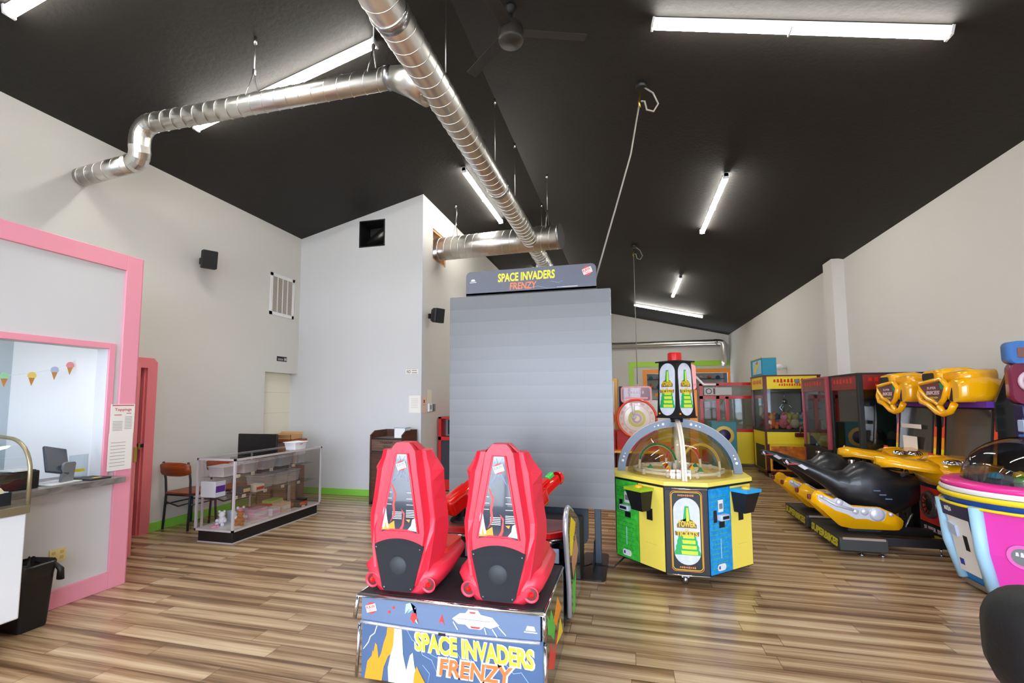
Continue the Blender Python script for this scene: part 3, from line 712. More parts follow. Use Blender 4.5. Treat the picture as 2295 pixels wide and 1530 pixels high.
# display case
cx0, cx1, cy0, cy1, chh = -4.73, -4.21, 4.42, 5.96, .92
t = thing('display_case', 'glass and aluminium display case on a black plinth full of small prizes', 'display case', ((cx0+cx1)/2, (cy0+cy1)/2, 0))
m = MB(); m.box(cx0+.03, cx1-.03, cy0+.03, cy1-.04, 0.0, .13, BLACK, .003); m.box(cx0+.025, cx1-.025, cy0+.025, cy1-.035, 0, .012, ALU); m.build('plinth', t)
m = MB(); f = .022
for (a, b) in ((cx0, cy0), (cx1-f, cy0), (cx0, cy1-f), (cx1-f, cy1-f)): m.box(a, a+f, b, b+f, .13, chh, ALU)
for z in (.13, chh-f):
    m.box(cx0, cx1, cy0, cy0+f, z, z+f, ALU); m.box(cx0, cx1, cy1-f, cy1, z, z+f, ALU); m.box(cx0, cx0+f, cy0, cy1, z, z+f, ALU); m.box(cx1-f, cx1, cy0, cy1, z, z+f, ALU)
m.build('frame', t)
m = MB(); m.box(cx0+f, cx1-f, cy0+f, cy1-f, .135, .15, WHITE); m.build('deck', t)
for (nm, b) in (('front_glass', (cx1-.008, cx1-.004, cy0+f, cy1-f, .15, chh-f)), ('side_glass', (cx0+f, cx1-f, cy0+.004, cy0+.008, .15, chh-f)), ('side_glass', (cx0+f, cx1-f, cy1-.008, cy1-.004, .15, chh-f)), ('top_glass', (cx0+.004, cx1-.004, cy0+.004, cy1-.004, chh-.002, chh+.002))):
    m = MB(); m.box(*b, GL); m.build(nm, t)
SHZ = (.475, .70)
for z in SHZ:
    m = MB(); m.box(cx0+.03, cx1-.06-(.05 if z > .6 else 0), cy0+.04, cy1-.04, z, z+.006, GLT); m.build('shelf', t)
m = MB()
for y in (cy0+.06, (cy0+cy1)/2, cy1-.06):
    m.box(cx0+.03, cx0+.045, y-.01, y+.01, .15, chh-.02, ALU)
m.build('shelf_standard', t)
tags = [(.475, 4.50), (.475, 4.62), (.475, 4.95), (.475, 5.25), (.475, 5.55), (.70, 4.58), (.70, 4.8), (.70, 5.1), (.70, 5.5), (.15, 4.72), (.15, 5.0), (.15, 5.35), (.15, 5.62)]
for i, (z, y) in enumerate(tags):
    m = MB(); x = cx1-.055-(.05 if z > .6 else 0)+(.03 if z < .2 else 0); m.box(x, x+.002, y-.028, y+.028, z-.005, z+.03, mat('tag_cream', (244, 236, 214), .6)); m.box(x+.002, x+.0025, y-.016, y+.016, z+.008, z+.014, INK); m.build('price_tag', t)
# clear bins of candy
candy = [mat('candy%d' % i, c, .5) for i, c in enumerate(((246, 120, 60), (250, 200, 60), (240, 120, 170), (120, 190, 230), (150, 210, 110), (230, 70, 70)))]
def bin_(x, y, z, w, d, h, cm, label, dens=18):
    t = thing('storage_bin', label, 'bin', (x, y, z), 0, None)
    m = MB(); R = [[V(a*s, b*s, zz) for a, b in rrect(-w/2, w/2, -d/2, d/2, .012, 3)] for zz, s in ((.004, .86), (h, 1.0), (h, 1.05), (h-.008, 1.05))]
    m.rings(R, TUB, True, False); m._add(R[0], [tuple(range(len(R[0])))], TUB); m.build('tub', t, world=False)
    m = MB()
    for k in range(dens):
        c = V(random.uniform(-.36, .36)*w, random.uniform(-.36, .36)*d, .012+random.uniform(0, h*.4)); r = random.uniform(.008, .013)
        m.lathe([(0, r), (r*.8, r*.6), (r, 0), (r*.8, -r*.6), (0, -r)], c, cm[k % len(cm)], 6)
    o = m.build('candy', t, world=False); o['kind'] = 'stuff'
where = ['nearest end of the top shelf', 'second along the top shelf', 'middle of the top shelf', 'fourth along the top shelf', 'far end of the top shelf']
for i in range(5):
    bin_(-4.50, 4.56+.30*i, .709, .22, .23, .12, [candy[i % 6], candy[(i+1) % 6], candy[(i*2+3) % 6]], 'clear tub of sweets at the '+where[i]+' of the display case', 26)
for i, (y, lab) in enumerate(((5.15, 'middle of the lower shelf'), (5.42, 'lower shelf beside a wire tag'), (5.65, 'far end of the lower shelf'))):
    bin_(-4.52, y, .484, .24, .22, .15, [candy[(i+2) % 6], candy[(i+4) % 6], candy[i]], 'larger clear tub of toys at the '+lab, 24)
def itembox(name, x0, x1, y0, y1, z0, z1, mm, label, cat, band=None):
    m = MB(); m.box(x0, x1, y0, y1, z0, z1, mm, .003)
    if band: m.box(x1, x1+.002, y0+.01, y1-.01, z0+(z1-z0)*.3, z0+(z1-z0)*.7, band)
    return m.build(name, label=label, cat=cat)
itembox('toy_carton', -4.70, -4.50, 4.455, 4.60, .484, .66, WHITEG, 'plain white carton on the near end of the lower shelf', 'box', PURPLE)
itembox('gift_pack', -4.47, -4.33, 4.86, 5.08, .151, .27, mat('pink_card', (246, 190, 214), .5), 'pink boxed gift on the bottom of the display case', 'box', WHITE)
itembox('gift_pack', -4.62, -4.45, 5.02, 5.3, .151, .25, RED, 'red boxed toy behind the pink pack in the case', 'box')
itembox('gift_pack', -4.48, -4.30, 5.30, 5.46, .151, .26, mat('sand_card', (232, 196, 160), .6), 'sand coloured pack right of the pink pack in the case', 'box', WHITE)
itembox('toy_carton', -4.40, -4.26, 5.58, 5.74, .151, .25, BLACK, 'black toy carton at the far end of the case bottom', 'box', ORANGER)
itembox('toy_carton', -4.46, -4.34, 5.47, 5.57, .151, .24, BLACK, 'black carton with a red strip near the far end of the case', 'box', RED)
itembox('gift_pack', -4.42, -4.28, 5.10, 5.24, .151, .235, mat('card_pearl', (240, 232, 240), .5), 'small pearl white pack just right of the pink pack in the case', 'box', mat('pink_card', (246, 190, 214), .5))
itembox('gift_pack', -4.66, -4.52, 4.80, 4.98, .151, .26, mat('card_sky', (190, 214, 236), .5), 'pale blue pack at the back of the case bottom behind the bear', 'box', WHITE)
itembox('gift_pack', -4.66, -4.50, 5.36, 5.56, .151, .27, mat('card_lime', (190, 226, 90), .5), 'lime green pack at the back of the case bottom near the far end', 'box', WHITE)
itembox('gift_pack', -4.44, -4.32, 4.66, 4.78, .484, .58, mat('card_dark', (70, 64, 70), .3), 'small dark box with a gold band on the lower shelf near the white carton', 'box', mat('card_gold', (214, 190, 130), .4))
itembox('gift_pack', -4.44, -4.30, 4.84, 4.98, .484, .565, mat('card_cream', (240, 228, 204), .5), 'cream box on the lower shelf left of the large tubs', 'box', RED)
itembox('paper_card', -4.60, -4.45, cy1-.05, cy1-.045, .66, .88, WHITE, 'white sheet hanging inside the far end glass', 'paper')
def plush(name, x, y, z, s, c, c2, label, group=None, rz=0, cat='toy'):
    m = MB(); B = [(0, 0, .10, .10), (0, -.02, .23, .075), (-.055, -.02, .30, .03), (.055, -.02, .30, .03), (-.09, -.05, .10, .04), (.09, -.05, .10, .04), (-.06, -.10, .03, .045), (.06, -.10, .03, .045)]
    for i, (a, b, cc, r) in enumerate(B):
        m.lathe([(0, r), (r*.6, r*.8), (r, 0), (r*.7, -r*.7), (0, -r)], (a, b, cc), c if i != 1 else c2, 10)
    bmesh.ops.transform(m.bm, matrix=Matrix.Translation((x, y, z)) @ Matrix.Rotation(rz, 4, 'Z') @ Matrix.Scale(s, 4), verts=m.bm.verts[:])
    return m.build(name, label=label, cat=cat, group=group)
BEAR = mat('bear_brown', (176, 104, 44), .9)
plush('plush_bear', -4.35, 4.67, .151, .5, BEAR, BEAR, 'small brown teddy bear on the bottom of the display case', rz=.6)
plush('plush_toy', -4.45, 4.78, .151, .55, WHITE, mat('plush_pink', (246, 150, 180), .9), 'white and pink plush next to the teddy bear', rz=.9)
plush('plush_toy', -4.55, 4.62, .151, .5, mat('plush_white', (230, 228, 232), .9), WHITE, 'white plush behind the teddy bear in the case', rz=.3)
REDA = mat('art_red', (228, 62, 58), .4)
m = MB()
for k in range(9): m.lathe([(0, .016), (.03, .01), (.034, 0), (.03, -.01), (0, -.014)], (-4.5+.03*math.sin(k*2), 4.66+.03*k, .50+.012*(k % 3)), mat('gem%d' % (k % 3), ((70, 60, 60), (140, 130, 120), (40, 40, 46))[k % 3], .2, .5), 8)
m.build('trinket_heap', label='dark shiny trinkets heaped on the lower shelf beside the white carton', cat='trinkets', kind=None)
m = MB()
for k in range(5): m.lathe([(0, .02), (.02, .0), (0, -.02)], (-4.55, 4.88+.06*k, .445), PURPLE, 8)
m.build('toy_ring', label='purple toys hanging under the lower shelf of the case', cat='toy')
m = MB()
for k in range(7):
    a = k*.9; m.tube([V(-4.55+.05*math.cos(a), 4.52+.04*math.sin(a), .152), V(-4.52, 4.53, .166)], .01, mat('plush_pink', (246, 150, 180), .9), 6)
m.build('toy_bracelet', label='pink bracelet bundle on the near corner of the case bottom', cat='toy')
# basket on top
t = thing('storage_basket', 'white translucent plastic basket on top of the display case', 'basket', (-4.30, 5.52, .922))
m = MB(); R = [[V(a*s, b*s, zz) for a, b in rrect(-.09, .09, -.13, .13, .02, 3)] for zz, s in ((.0, .82), (.09, .98), (.10, 1.08), (.095, 1.1))]
PB = mat('basket_plastic', (236, 236, 240), .4)
m.rings(R, PB, True, False); m._add(R[0], [tuple(range(len(R[0])))], PB); m.build('tub', t, world=False)
m = MB(); m.box(-.03, .03, -.12, -.116, .066, .08, GREY); m.box(.082, .086, -.03, .03, .066, .08, GREY); m.build('handle_slot', t, world=False)
# monitor and desk
t = thing('desk', 'brown wooden desk standing behind the display case', 'desk', (-4.85, 6.2, 0))
m = MB(); m.box(-5.5, -4.86, 6.14, 6.5, .95, .98, WOODR, .004); m.build('top', t)
DB = mat('desk_brown', (128, 100, 82), .5)
m = MB(); m.box(-5.47, -5.43, 6.16, 6.48, 0, .95, DB); m.box(-4.92, -4.88, 6.16, 6.48, 0, .95, DB); m.box(-5.43, -4.92, 6.16, 6.18, .0, .95, DB); m.build('frame', t)
t = thing('side_table', 'low dark side table behind the display case carrying the large black screen', 'table', (-5.12, 5.86, 0))
m = MB(); m.box(-5.5, -4.78, 5.68, 6.06, .74, .77, WOOD); m.build('top', t)
for (x, y) in ((-5.47, 5.70), (-4.83, 5.70), (-5.47, 6.02), (-4.83, 6.02)):
    m = MB(); m.box(x, x+.03, y, y+.03, 0, .74, BLACK); m.build('leg', t)
t = thing('monitor', 'large black screen seen from behind above the display case', 'monitor', (-5.13, 5.82, .0))
t.location = (-5.12, 5.82, .77)
m = MB(); m.box(-.325, .325, -.07, -.04, .01, .325, BLACK, .006); m.box(-.2, .2, -.08, -.07, .02, .14, BLACK); m.build('panel', t, world=False)
m = MB(); m.box(-.1, .1, -.04, .1, 0, .01, BLACK); m.box(-.03, .03, -.04, -.0, 0, .12, BLACK); m.build('stand', t, world=False)
t = thing('cardboard_box', 'open cardboard box on the brown desk behind the display case', 'box', (-5.10, 6.30, .98))
m = MB()
x, y, h = .2, .13, .075
for b in ((-x, x, -y, -y+.006, 0, h), (-x, x, y-.006, y, 0, h), (-x, -x+.006, -y, y, 0, h), (x-.006, x, -y, y, 0, h), (-x, x, -y, y, 0, .006)): m.box(*b, TAN)
m.build('carton', t, world=False)
m = MB(); m._add([V(-x, -y, h), V(x, -y, h), V(x, -y-.05, h+.0), V(-x, -y-.05, h+.0)], [(0, 1, 2, 3)], TAN); m.build('flap', t, world=False); m = MB(); m._add([V(-x, y, h), V(x, y, h), V(x, y+.03, h+.03), V(-x, y+.03, h+.03)], [(0, 1, 2, 3)], TAN); m.build('flap', t, world=False)

# waste station
wx0, wx1, wy0_, wy1_ = -3.84, -3.30, 6.62, 7.12
t = thing('waste_cabinet', 'dark walnut waste cabinet lettered THANK YOU at the facing wall', 'waste cabinet', (-3.57, 6.87, 0))
m = MB()
pts = [(wy0_, 0), (wy1_, 0), (wy1_, 1.1), (wy0_+.12, 1.1), (wy0_, 1.04)]
for x in (wx0, wx1-.02): m.poly(pts, (x+.02, 0, 0), Y_, Z_, WOOD, -.02, N=X_)
m.box(wx0+.02, wx1-.02, wy1_-.02, wy1_, 0, 1.1, WOOD); m.box(wx0+.02, wx1-.02, wy0_+.01, wy0_+.03, .05, .8, WOOD); m.build('carcass', t)
m = MB(); m.box(wx0+.02, wx1-.02, wy0_+.01, wy1_-.02, .975, .99, mat('walnut_top', (120, 96, 88), .35)); m.box(wx0+.02, wx1-.02, wy0_+.004, wy0_+.012, .972, .992, BLACK); m.build('top_shelf', t)
m = MB(); m.box(wx0+.02, wx1-.02, wy0_+.008, wy0_+.022, .80, .97, wood_mat('walnut_flap', (84, 58, 46), (120, 92, 76))); m.box(wx0+.02, wx1-.02, wy0_+.002, wy0_+.01, .785, .80, BLACK)
m.text('THANK', ((wx0+wx1)/2, wy0_+.0065, .925), X_, Z_, .036, BLACK, .22, bold=.01); m.text('YOU', ((wx0+wx1)/2, wy0_+.0065, .865), X_, Z_, .036, BLACK, .12, bold=.01); m.build('flap', t)
m = MB(); m.box(wx0+.015, wx1-.015, wy0_+.004, wy0_+.01, .03, .05, BLACK); m.box(wx0-.003, wx0+.004, wy0_-.003, wy0_+.004, 0, 1.04, BLACK); m.box(wx1-.02, wx1, wy0_-.004, wy0_, 0, 1.04, BLACK); m.build('edge_band', t)
t = thing('tissue_box', 'white box with blue edges on top of the waste cabinet', 'box', (-3.42, 6.85, .99))
m = MB(); m.box(-.09, .09, -.09, .09, 0, .15, WHITE); m.build('carton', t, world=False)
m = MB(); c = .0915
for s in (-1, 1): m.box(s*c-.003, s*c+.003, -c, -c+.006, 0, .15, TEAL)
m.box(-c, c, -c, -c+.004, .145, .152, TEAL); m.box(c-.004, c, -c, c, .145, .152, TEAL); m.build('edge_tape', t, world=False)

# red framed machine and white tower by the inner wall
t = thing('red_locker_game', 'red framed cabinet with a mesh front half hidden left of the tall screen', 'arcade machine', (-2.98, 8.15, 0))
m = MB(); x0, x1, y0, y1, h = -3.24, -2.68, 7.86, 8.42, 1.27
m.box(x0, x0+.05, y0, y1, 0, h, RED); m.box(x1-.05, x1, y0, y1, 0, h, RED); m.box(x0, x1, y0, y1, h-.03, h, RED); m.box(x0, x1, y0, y0+.1, .02, .2, RED); m.box(x0, x1, y0, y0+.04, .87, .93, RED); m.box(x0, x1, y1-.02, y1, 0, h, RED)
m.build('frame', t)
m = MB(); m.box(x0+.05, x1-.05, y0+.01, y0+.02, .2, .87, mat('mesh_front', (70, 72, 82), .5, bump=1.2, bscale=300)); m.text('8', (x0+.24, y0+.008, .45), X_, Z_, .09, WHITE); m.build('mesh_panel', t)
m = MB(); m.box(x0+.05, x1-.05, y0+.22, y0+.24, .93, h-.03, GREY); m.box(x0+.1, x1-.1, y0+.2, y0+.22, .96, h-.06, BLACK); m.tube([V(x0+.14, y0+.19, .98), V(x0+.26, y0+.19, 1.18)], .012, mat('lever', (150, 150, 110), .4), 8); m.build('display_bay', t)
t = thing('white_tower_game', 'tall white cabinet behind the red framed machine at the inner wall', 'arcade machine', (-2.9, 8.95, 0))
m = MB(); m.box(-3.22, -2.65, 8.6, 9.2, 0, 2.03, WHITE, .02); m.build('body', t)
m = MB(); m.box(-3.12, -2.75, 8.59, 8.6, 1.72, 1.95, SKY); m.box(-3.12, -3.0, 8.585, 8.59, 1.78, 1.9, YELLOW); m.box(-3.12, -2.75, 8.588, 8.6, .9, 1.68, mat('tower_art', (150, 140, 110), .4)); m.build('front_panel', t)

# ------------------------------------------------------------------ twin seat shooting game
SX0, SX1 = -1.465, -.435
DK = .505; SY = 2.43
t = thing('shooting_arcade_machine', 'large two seat shooting game with tall grey screen and red pod seats', 'arcade machine', (-.95, 3.5, 0))
ARTN = mat('art_slate_glare', (96, 116, 146), .3, coat=.3)  # window glare on the strip is put into this lighter slate
ARTL = mat('art_slate_low_glare', (70, 96, 132), .3, coat=.3)  # lower panel colour, also lightened for window glare
ROCK = mat('art_orange', (246, 150, 40), .4); BOLT = mat('art_bolt', (150, 180, 236), .4); YTX = mat('art_yellow', (246, 232, 60), .4); REDA = mat('art_red', (228, 62, 58), .4)
m = MB()
m.box(SX0+.005, SX1-.005, SY+.06, 3.15, .04, DK-.005, BLACK, .004); m.build('bench_base', t)
m = MB(); m.box(SX0+.01, SX1-.01, SY+.02, 3.12, DK-.005, DK, mat('deck_black', (40, 38, 42), .55, bump=.3, bscale=200)); m.build('deck', t)
# rear strip, slightly bowed lower edge
def bow(x): u = (x-SX0)/(SX1-SX0); return .365-.012*math.sin(PI*u)
m = MB(); n = 16
xs = [SX0+.02+(SX1-SX0-.04)*k/n for k in range(n+1)]
m.poly([(x, DK-.018) for x in xs[::-1]]+[(x, bow(x)) for x in xs], (0, SY+.02, 0), X_, Z_, ARTN, .014, N=-Y_)
q = SY+.0045
def px(u, v): return (SX0+u*(SX1-SX0), v)   # u across 0..1, v metres up
def art(mb, pts, mm, y, d=.001): mb.poly(pts, (0, y, 0), X_, Z_, mm, d, N=-Y_)
# publisher badge
def badge(mb, u, v, s, y, tilt=.3, X=None):
    O = V(SX0+u*(SX1-SX0) if X is None else X, y, v)
    mb.poly(arc(0, 0, s, 0, 360, 20)[:-1], O, X_, Z_, REDA, .0008, N=-Y_)
    R = V(1, 0, tilt).normalized(); U = V(-tilt, 0, 1).normalized()
    mb.poly([(-s*1.0, -s*.62), (s*1.0, -s*.62), (s*1.0, s*.62), (-s*1.0, s*.62)], O+V(0, -.0009, 0), R, U, WHITE, .0006, N=-Y_)
    mb.text('RAW', O+V(0, -.0016, 0)+U*s*.22, R, U, s*.62, REDA, s*1.8, bold=.03, depth=.0004)
    mb.text('THRILLS', O+V(0, -.0016, 0)-U*s*.36, R, U, s*.36, REDA, s*1.8, bold=.02, depth=.0004)
badge(m, .075, .43, .03, q)
art(m, [px(.27, .42), px(.30, .455), px(.285, .425), px(.33, .46), px(.315, .40), px(.345, .375), px(.335, .44), px(.30, .48), px(.275, .47)], PALEB, q)
art(m, [px(.30, .40), px(.32, .375), px(.335, .405), px(.35, .38), px(.33, .43), px(.31, .43)], REDA, q-.001)
art(m, [px(.455, .39), px(.475, .44), px(.49, .385), px(.48, .40), px(.465, .40)], REDA, q)
for (u, v) in ((.18, .42), (.205, .445)): art(m, [px(u+.008*a, v+.008*b) for a, b in arc(0, 0, 1, 0, 360, 8)[:-1]], REDA, q)
# white angular spaceship
art(m, [px(.53, .425), px(.57, .455), px(.60, .458), px(.615, .478), px(.665, .478), px(.68, .458), px(.74, .45), px(.775, .415), px(.73, .395), px(.70, .402), px(.68, .385), px(.62, .385), px(.60, .402), px(.56, .402)], WHITE, q)
for (a, b) in (((.535, .41), (.56, .372)), ((.70, .395), (.71, .365)), ((.74, .395), (.765, .36)), ((.77, .41), (.81, .372))):
    m.tube([V(SX0+a[0]*(SX1-SX0), q-.002, a[1]), V(SX0+b[0]*(SX1-SX0), q-.002, b[1])], .003, WHITE, 6)
art(m, [px(.625, .397), px(.68, .397), px(.673, .388), px(.632, .388)], REDA, q-.0012); art(m, [px(.62, .468), px(.655, .468), px(.65, .46), px(.625, .46)], REDA, q-.0012); art(m, [px(.56, .43), px(.73, .43), px(.73, .427), px(.56, .427)], GREY, q-.0012)
art(m, [px(.90, .398), px(.965, .398), px(.965, .403), px(.90, .403)], WHITE, q); art(m, [px(.908, .408), px(.957, .408), px(.95, .43), px(.915, .43)], WHITE, q)
m.build('rear_strip', t)
# chrome rails
m = MB(); r = .011
m.tube([V(SX0, SY, DK-.01), V(SX1, SY, DK-.01)], r, CHROME, 10)
for x in (SX0, SX1):
    m.tube([V(x, SY, DK-.01), V(x-(.02 if x == SX0 else -.0), SY, .37)], r, CHROME, 10)
    m.tube([V(x, SY+.02, .34), V(x-(.02 if x == SX0 else -.0), SY+.03, .05)], r*.9, CHROME, 10)
    m.tube([V(x, SY, DK-.01), V(x, 3.12, DK-.01)], r*.7, CHROME, 8)
m.tube([V(x, SY-.002, bow(x)-.006) for x in xs], .009, mat('chrome_pale', (214, 218, 232), .25, .7), 8)
m.build('edge_rail', t)
m = MB(); m.box(-.99, -.95, SY-.012, SY+.01, .338, .352, BLACK); m.build('latch', t)
# lower rear art
yy = SY+.03
m = MB(); m.poly([(SX0+.01, .05), (SX1-.01, .05), (SX1-.01, .35), (SX0+.01, .35)], (0, yy+.01, 0), X_, Z_, ARTL, .01, N=-Y_)
y2 = yy-.0015
art(m, [px(.03, .05), px(.045, .14), px(.07, .17), px(.075, .20), px(.08, .19), px(.09, .24), px(.10, .23), px(.11, .16), px(.125, .19), px(.14, .25), px(.155, .29), px(.16, .34), px(.175, .335), px(.205, .345), px(.20, .24), px(.19, .20), px(.165, .18), px(.14, .12), px(.13, .05)], ROCK, y2)
art(m, [px(.17, .05), px(.165, .12), px(.18, .19), px(.195, .24), px(.20, .33), px(.215, .345), px(.24, .34), px(.245, .28), px(.25, .20), px(.27, .12), px(.29, .20), px(.305, .215), px(.315, .15), px(.33, .10), px(.32, .05), px(.25, .05)], WHITE, y2-.001)
art(m, [px(.31, .05), px(.315, .11), px(.33, .15), px(.345, .12), px(.37, .08), px(.40, .05)], ROCK, y2-.002)
def bolt(mb, pts, w, mm, y):
    mb.tube([V(SX0+u*(SX1-SX0), y, v) for u, v in pts], w, mm, 5)
bolt(m, [(.02, .20), (.05, .24), (.06, .27), (.085, .29), (.10, .335), (.12, .345)], .003, WHITE, y2)
for b in ([(.27, .33), (.30, .28), (.34, .26), (.36, .21), (.41, .19), (.44, .13)], [(.33, .33), (.32, .29), (.36, .30)], [(.40, .22), (.46, .20), (.50, .22), (.58, .17)], [(.8, .22), (.84, .18), (.88, .19), (.92, .14), (.96, .13)], [(.55, .24), (.58, .20), (.62, .22), (.66, .18)], [(.36, .16), (.40, .12), (.39, .07)]): bolt(m, b, .0018, BOLT, y2)
OUT = mat('art_outline', (246, 250, 250), .4)
m.text('SPACE INVADERS', (-.815, y2-.002, .268), V(1, 0, -.03), V(-.04, 0, 1), .104, OUT, .655, bold=.06, depth=.0004)
m.text('SPACE INVADERS', (-.815, y2-.0032, .268), V(1, 0, -.03), V(-.04, 0, 1), .092, YTX, .64, bold=.04, depth=.0004)
m.text('FRENZY', (-.80, y2-.002, .165), X_, V(.1, 0, 1), .10, OUT, .42, bold=.07, depth=.0004)
m.text('FRENZY', (-.80, y2-.0032, .165), X_, V(.1, 0, 1), .085, mat('frenzy_orange', (244, 116, 62), .4), .39, bold=.035, depth=.0004)
m.build('rear_panel', t)
# right side panel art
m = MB(); x = SX1+.004
m.box(SX1-.002, x, SY+.02, 3.1, .04, DK-.02, mat('side_black', (16, 18, 20), .15, coat=.5))
for (pts, c) in (([(2.5, .46), (2.58, .40), (2.62, .44), (2.75, .30), (2.7, .25), (2.6, .32), (2.52, .36)], LGREEN), ([(2.6, .40), (2.7, .34), (2.85, .42), (3.0, .30), (2.8, .28)], ORANGE), ([(2.5, .2), (2.6, .28), (2.7, .18), (2.85, .24), (2.7, .10)], REDA), ([(2.8, .18), (2.95, .26), (3.05, .14)], YELLOW)):
    m.poly(pts, (x, 0, 0), Y_, Z_, c, .001)
m.build('side_panel', t)
# arched wing panels either side of the console
def wing(xw, lab):
    pts = [(3.30, .12), (3.30, .30), (3.18, .62), (3.14, .72), (3.16, .79), (3.22, .83), (3.30, .83), (3.50, .76), (3.78, .66), (3.86, .60), (3.9, .08), (3.4, .08)]
    m = MB(); m.poly(pts, (xw, 0, 0), Y_, Z_, mat('side_black', (16, 18, 20), .15, coat=.5), .03)
    for (p, c) in (([(3.26, .68), (3.34, .76), (3.6, .66), (3.36, .50), (3.28, .52)], YELLOW), ([(3.34, .48), (3.6, .58), (3.75, .42), (3.45, .30)], mat('side_tan', (206, 150, 110), .4)), ([(3.36, .30), (3.6, .38), (3.5, .1), (3.4, .1)], LGREEN)):
        m.poly(p, (xw+.03, 0, 0), Y_, Z_, c, .001)
    w = m.build('wing_panel', t)
    m = MB(); m.tube([V(xw+.015, y, z) for y, z in pts[:8]], .017, mat('chrome_pale', (214, 218, 232), .25, .7), 10); m.build('chrome_edge', w)
wing(SX1-.0, ''); wing(SX0-.03, '')
# console between seats and screen
m = MB(); m.box(SX0, SX1, 3.42, 3.85, .04, .60, mat('console_black', (40, 44, 52), .4), .02); m.box(SX0+.02, SX1-.02, 3.3, 3.43, .04, .40, BLACK, .01)
m.box(SX0, SX1, 3.85, 4.55, .04, .50, BLACK, .01); m.build('console', t)
for x in (-1.24, -.67):
    m = MB(); m.poly([(x-.26, 3.48), (x-.12, 3.34), (x+.12, 3.34), (x+.26, 3.48), (x+.26, 3.75), (x-.26, 3.75)], (0, 0, .60), X_, Y_, RED, .035)
    m.poly([(x-.23, 3.50), (x-.1, 3.38), (x+.1, 3.38), (x+.23, 3.50), (x+.23, 3.73), (x-.23, 3.73)], (0, 0, .635), X_, Y_, mat('tray_maroon', (120, 60, 60), .4), .003); m.build('gun_deck', t)
    m = MB(); m.tube([V(x-.27, 3.47, .585), V(x-.12, 3.325, .585), V(x+.12, 3.325, .585), V(x+.27, 3.47, .585)], .013, CHROME, 10); m.build('chrome_bumper', t)
    m = MB(); m.box(x+.05, x+.17, 3.405, 3.42, .42, .52, mat('reader_grey', (190, 204, 226), .3), .006); m.box(x+.07, x+.14, 3.400, 3.405, .45, .49, BLACK); m.build('card_swipe', t)
    m = MB(); m.cyl(V(x+.19, 3.41, .54), V(x+.19, 3.42, .54), .02, CHROME, seg=16); m.box(x+.12, x+.24, 3.412, 3.421, .30, .58, BLACKG, .01); m.build('coin_plate', t)
    # mounted gun
    g = bpy.data.objects.new('mounted_gun', None); C.objects.link(g); g.parent = t; g.location = V(x-.03, 3.56, .64)-t.location; g.rotation_euler = (0, 0, math.radians(-28))
    m = MB(); m.lathe([(.09, 0), (.08, .02), (.035, .035), (.03, .1)], (0, 0, 0), BLACK, 16); m.tube([V(-.045, -.03, .02), V(-.055, -.05, .10), V(-.05, -.02, .19)], .016, BLACK, 8); m.tube([V(.045, .03, .02), V(.055, .02, .10), V(.04, .0, .17)], .016, BLACK, 8); m.build('swivel', g, world=False)
    T_ = Matrix.Translation((0, 0, .17)) @ Matrix.Rotation(math.radians(24), 4, 'X')
    m = MB(); m.box(-.072, .072, -.17, .10, -.065, .07, REDG, .03, T_, 3); m.box(-.045, .045, .10, .30, -.03, .05, REDG, .018, T_, 3); m.box(-.03, .03, -.13, .2, .05, .075, REDG, .01, T_)
    m.lathe([(.05, 0), (.055, .03), (.04, .06), (0, .065)], T_ @ V(0, .30, .01), REDG, 12, 'y'); m.build('body', g, world=False)
    m = MB(); m.box(-.02, .02, .20, .27, .05, .085, mat('gun_green', (70, 206, 90), .3, coat=.4), .008, T_); m.build('sight', g, world=False)
    m = MB(); m.lathe([(.02, -.004), (.018, .006), (0, .008)], T_ @ V(.0, -.172, .0), LGREEN, 10, 'y'); m.build('indicator', g, world=False)
    m = MB(); m.tube([T_ @ V(-.05, -.165, .05), T_ @ V(-.06, -.20, 0), T_ @ V(-.05, -.17, -.08)], .016, BLACK, 8); m.build('grip', g, world=False)
# tall screen
m = MB(); PX0, PX1, PZ0, PZ1, PY = -1.775, -.15, .545, 2.615, 4.60
m.box(PX0, PX1, PY, PY+.07, PZ0, PZ1, LEDPANEL, 0); sp_ = m.build('screen', t)
m = MB(); m.box(PX0+.06, PX1-.06, PY+.07, PY+.14, PZ0+.06, PZ1-.05, BLACK, .01); m.build('screen_back', t)
m = MB(); m.box(-1.6, -.28, PY+.0, PY+.14, PZ1, PZ1+.03, BLACK); m.box(-1.58, -.3, PY+.03, PY+.14, PZ1+.03, PZ1+.2, BLACK)
m.build('marquee_bracket', t)
m = MB(); O = V(0, PY+.012, 0)
m.poly([(x, z) for x, z in arc(-.33, 2.82, .05, 0, 90, 6)+arc(-1.55, 2.82, .05, 90, 180, 6)+[(-1.60, 2.625), (-.28, 2.625)]], O+V(0, .0, 0), X_, Z_, mat('marquee_slate_washed', (100, 105, 118), .3, coat=.2), .012, N=-Y_)  # slate lightened, the light washing over the marquee is put into the colour
yq = PY-.0012
m.text('SPACE INVADERS', (-.97, yq, 2.79), V(1, 0, .01), V(.03, 0, 1), .088, YTX, .58, bold=.03, depth=.0006)
m.text('FRENZY', (-1.0, yq-.001, 2.695), X_, V(.1, 0, 1), .07, mat('art_orange_soft', (240, 130, 80), .4), .27, bold=.02, depth=.0006)
badge(m, 0, 2.80, .045, yq+.001, .35, X=-.365)
m.poly([(-1.56, 2.755), (-1.49, 2.755), (-1.49, 2.76), (-1.56, 2.76)], (0, yq+.001, 0), X_, Z_, WHITE, .0006, N=-Y_); m.poly([(-1.55, 2.77), (-1.50, 2.77), (-1.51, 2.79), (-1.54, 2.79)], (0, yq+.001, 0), X_, Z_, WHITE, .0006, N=-Y_)
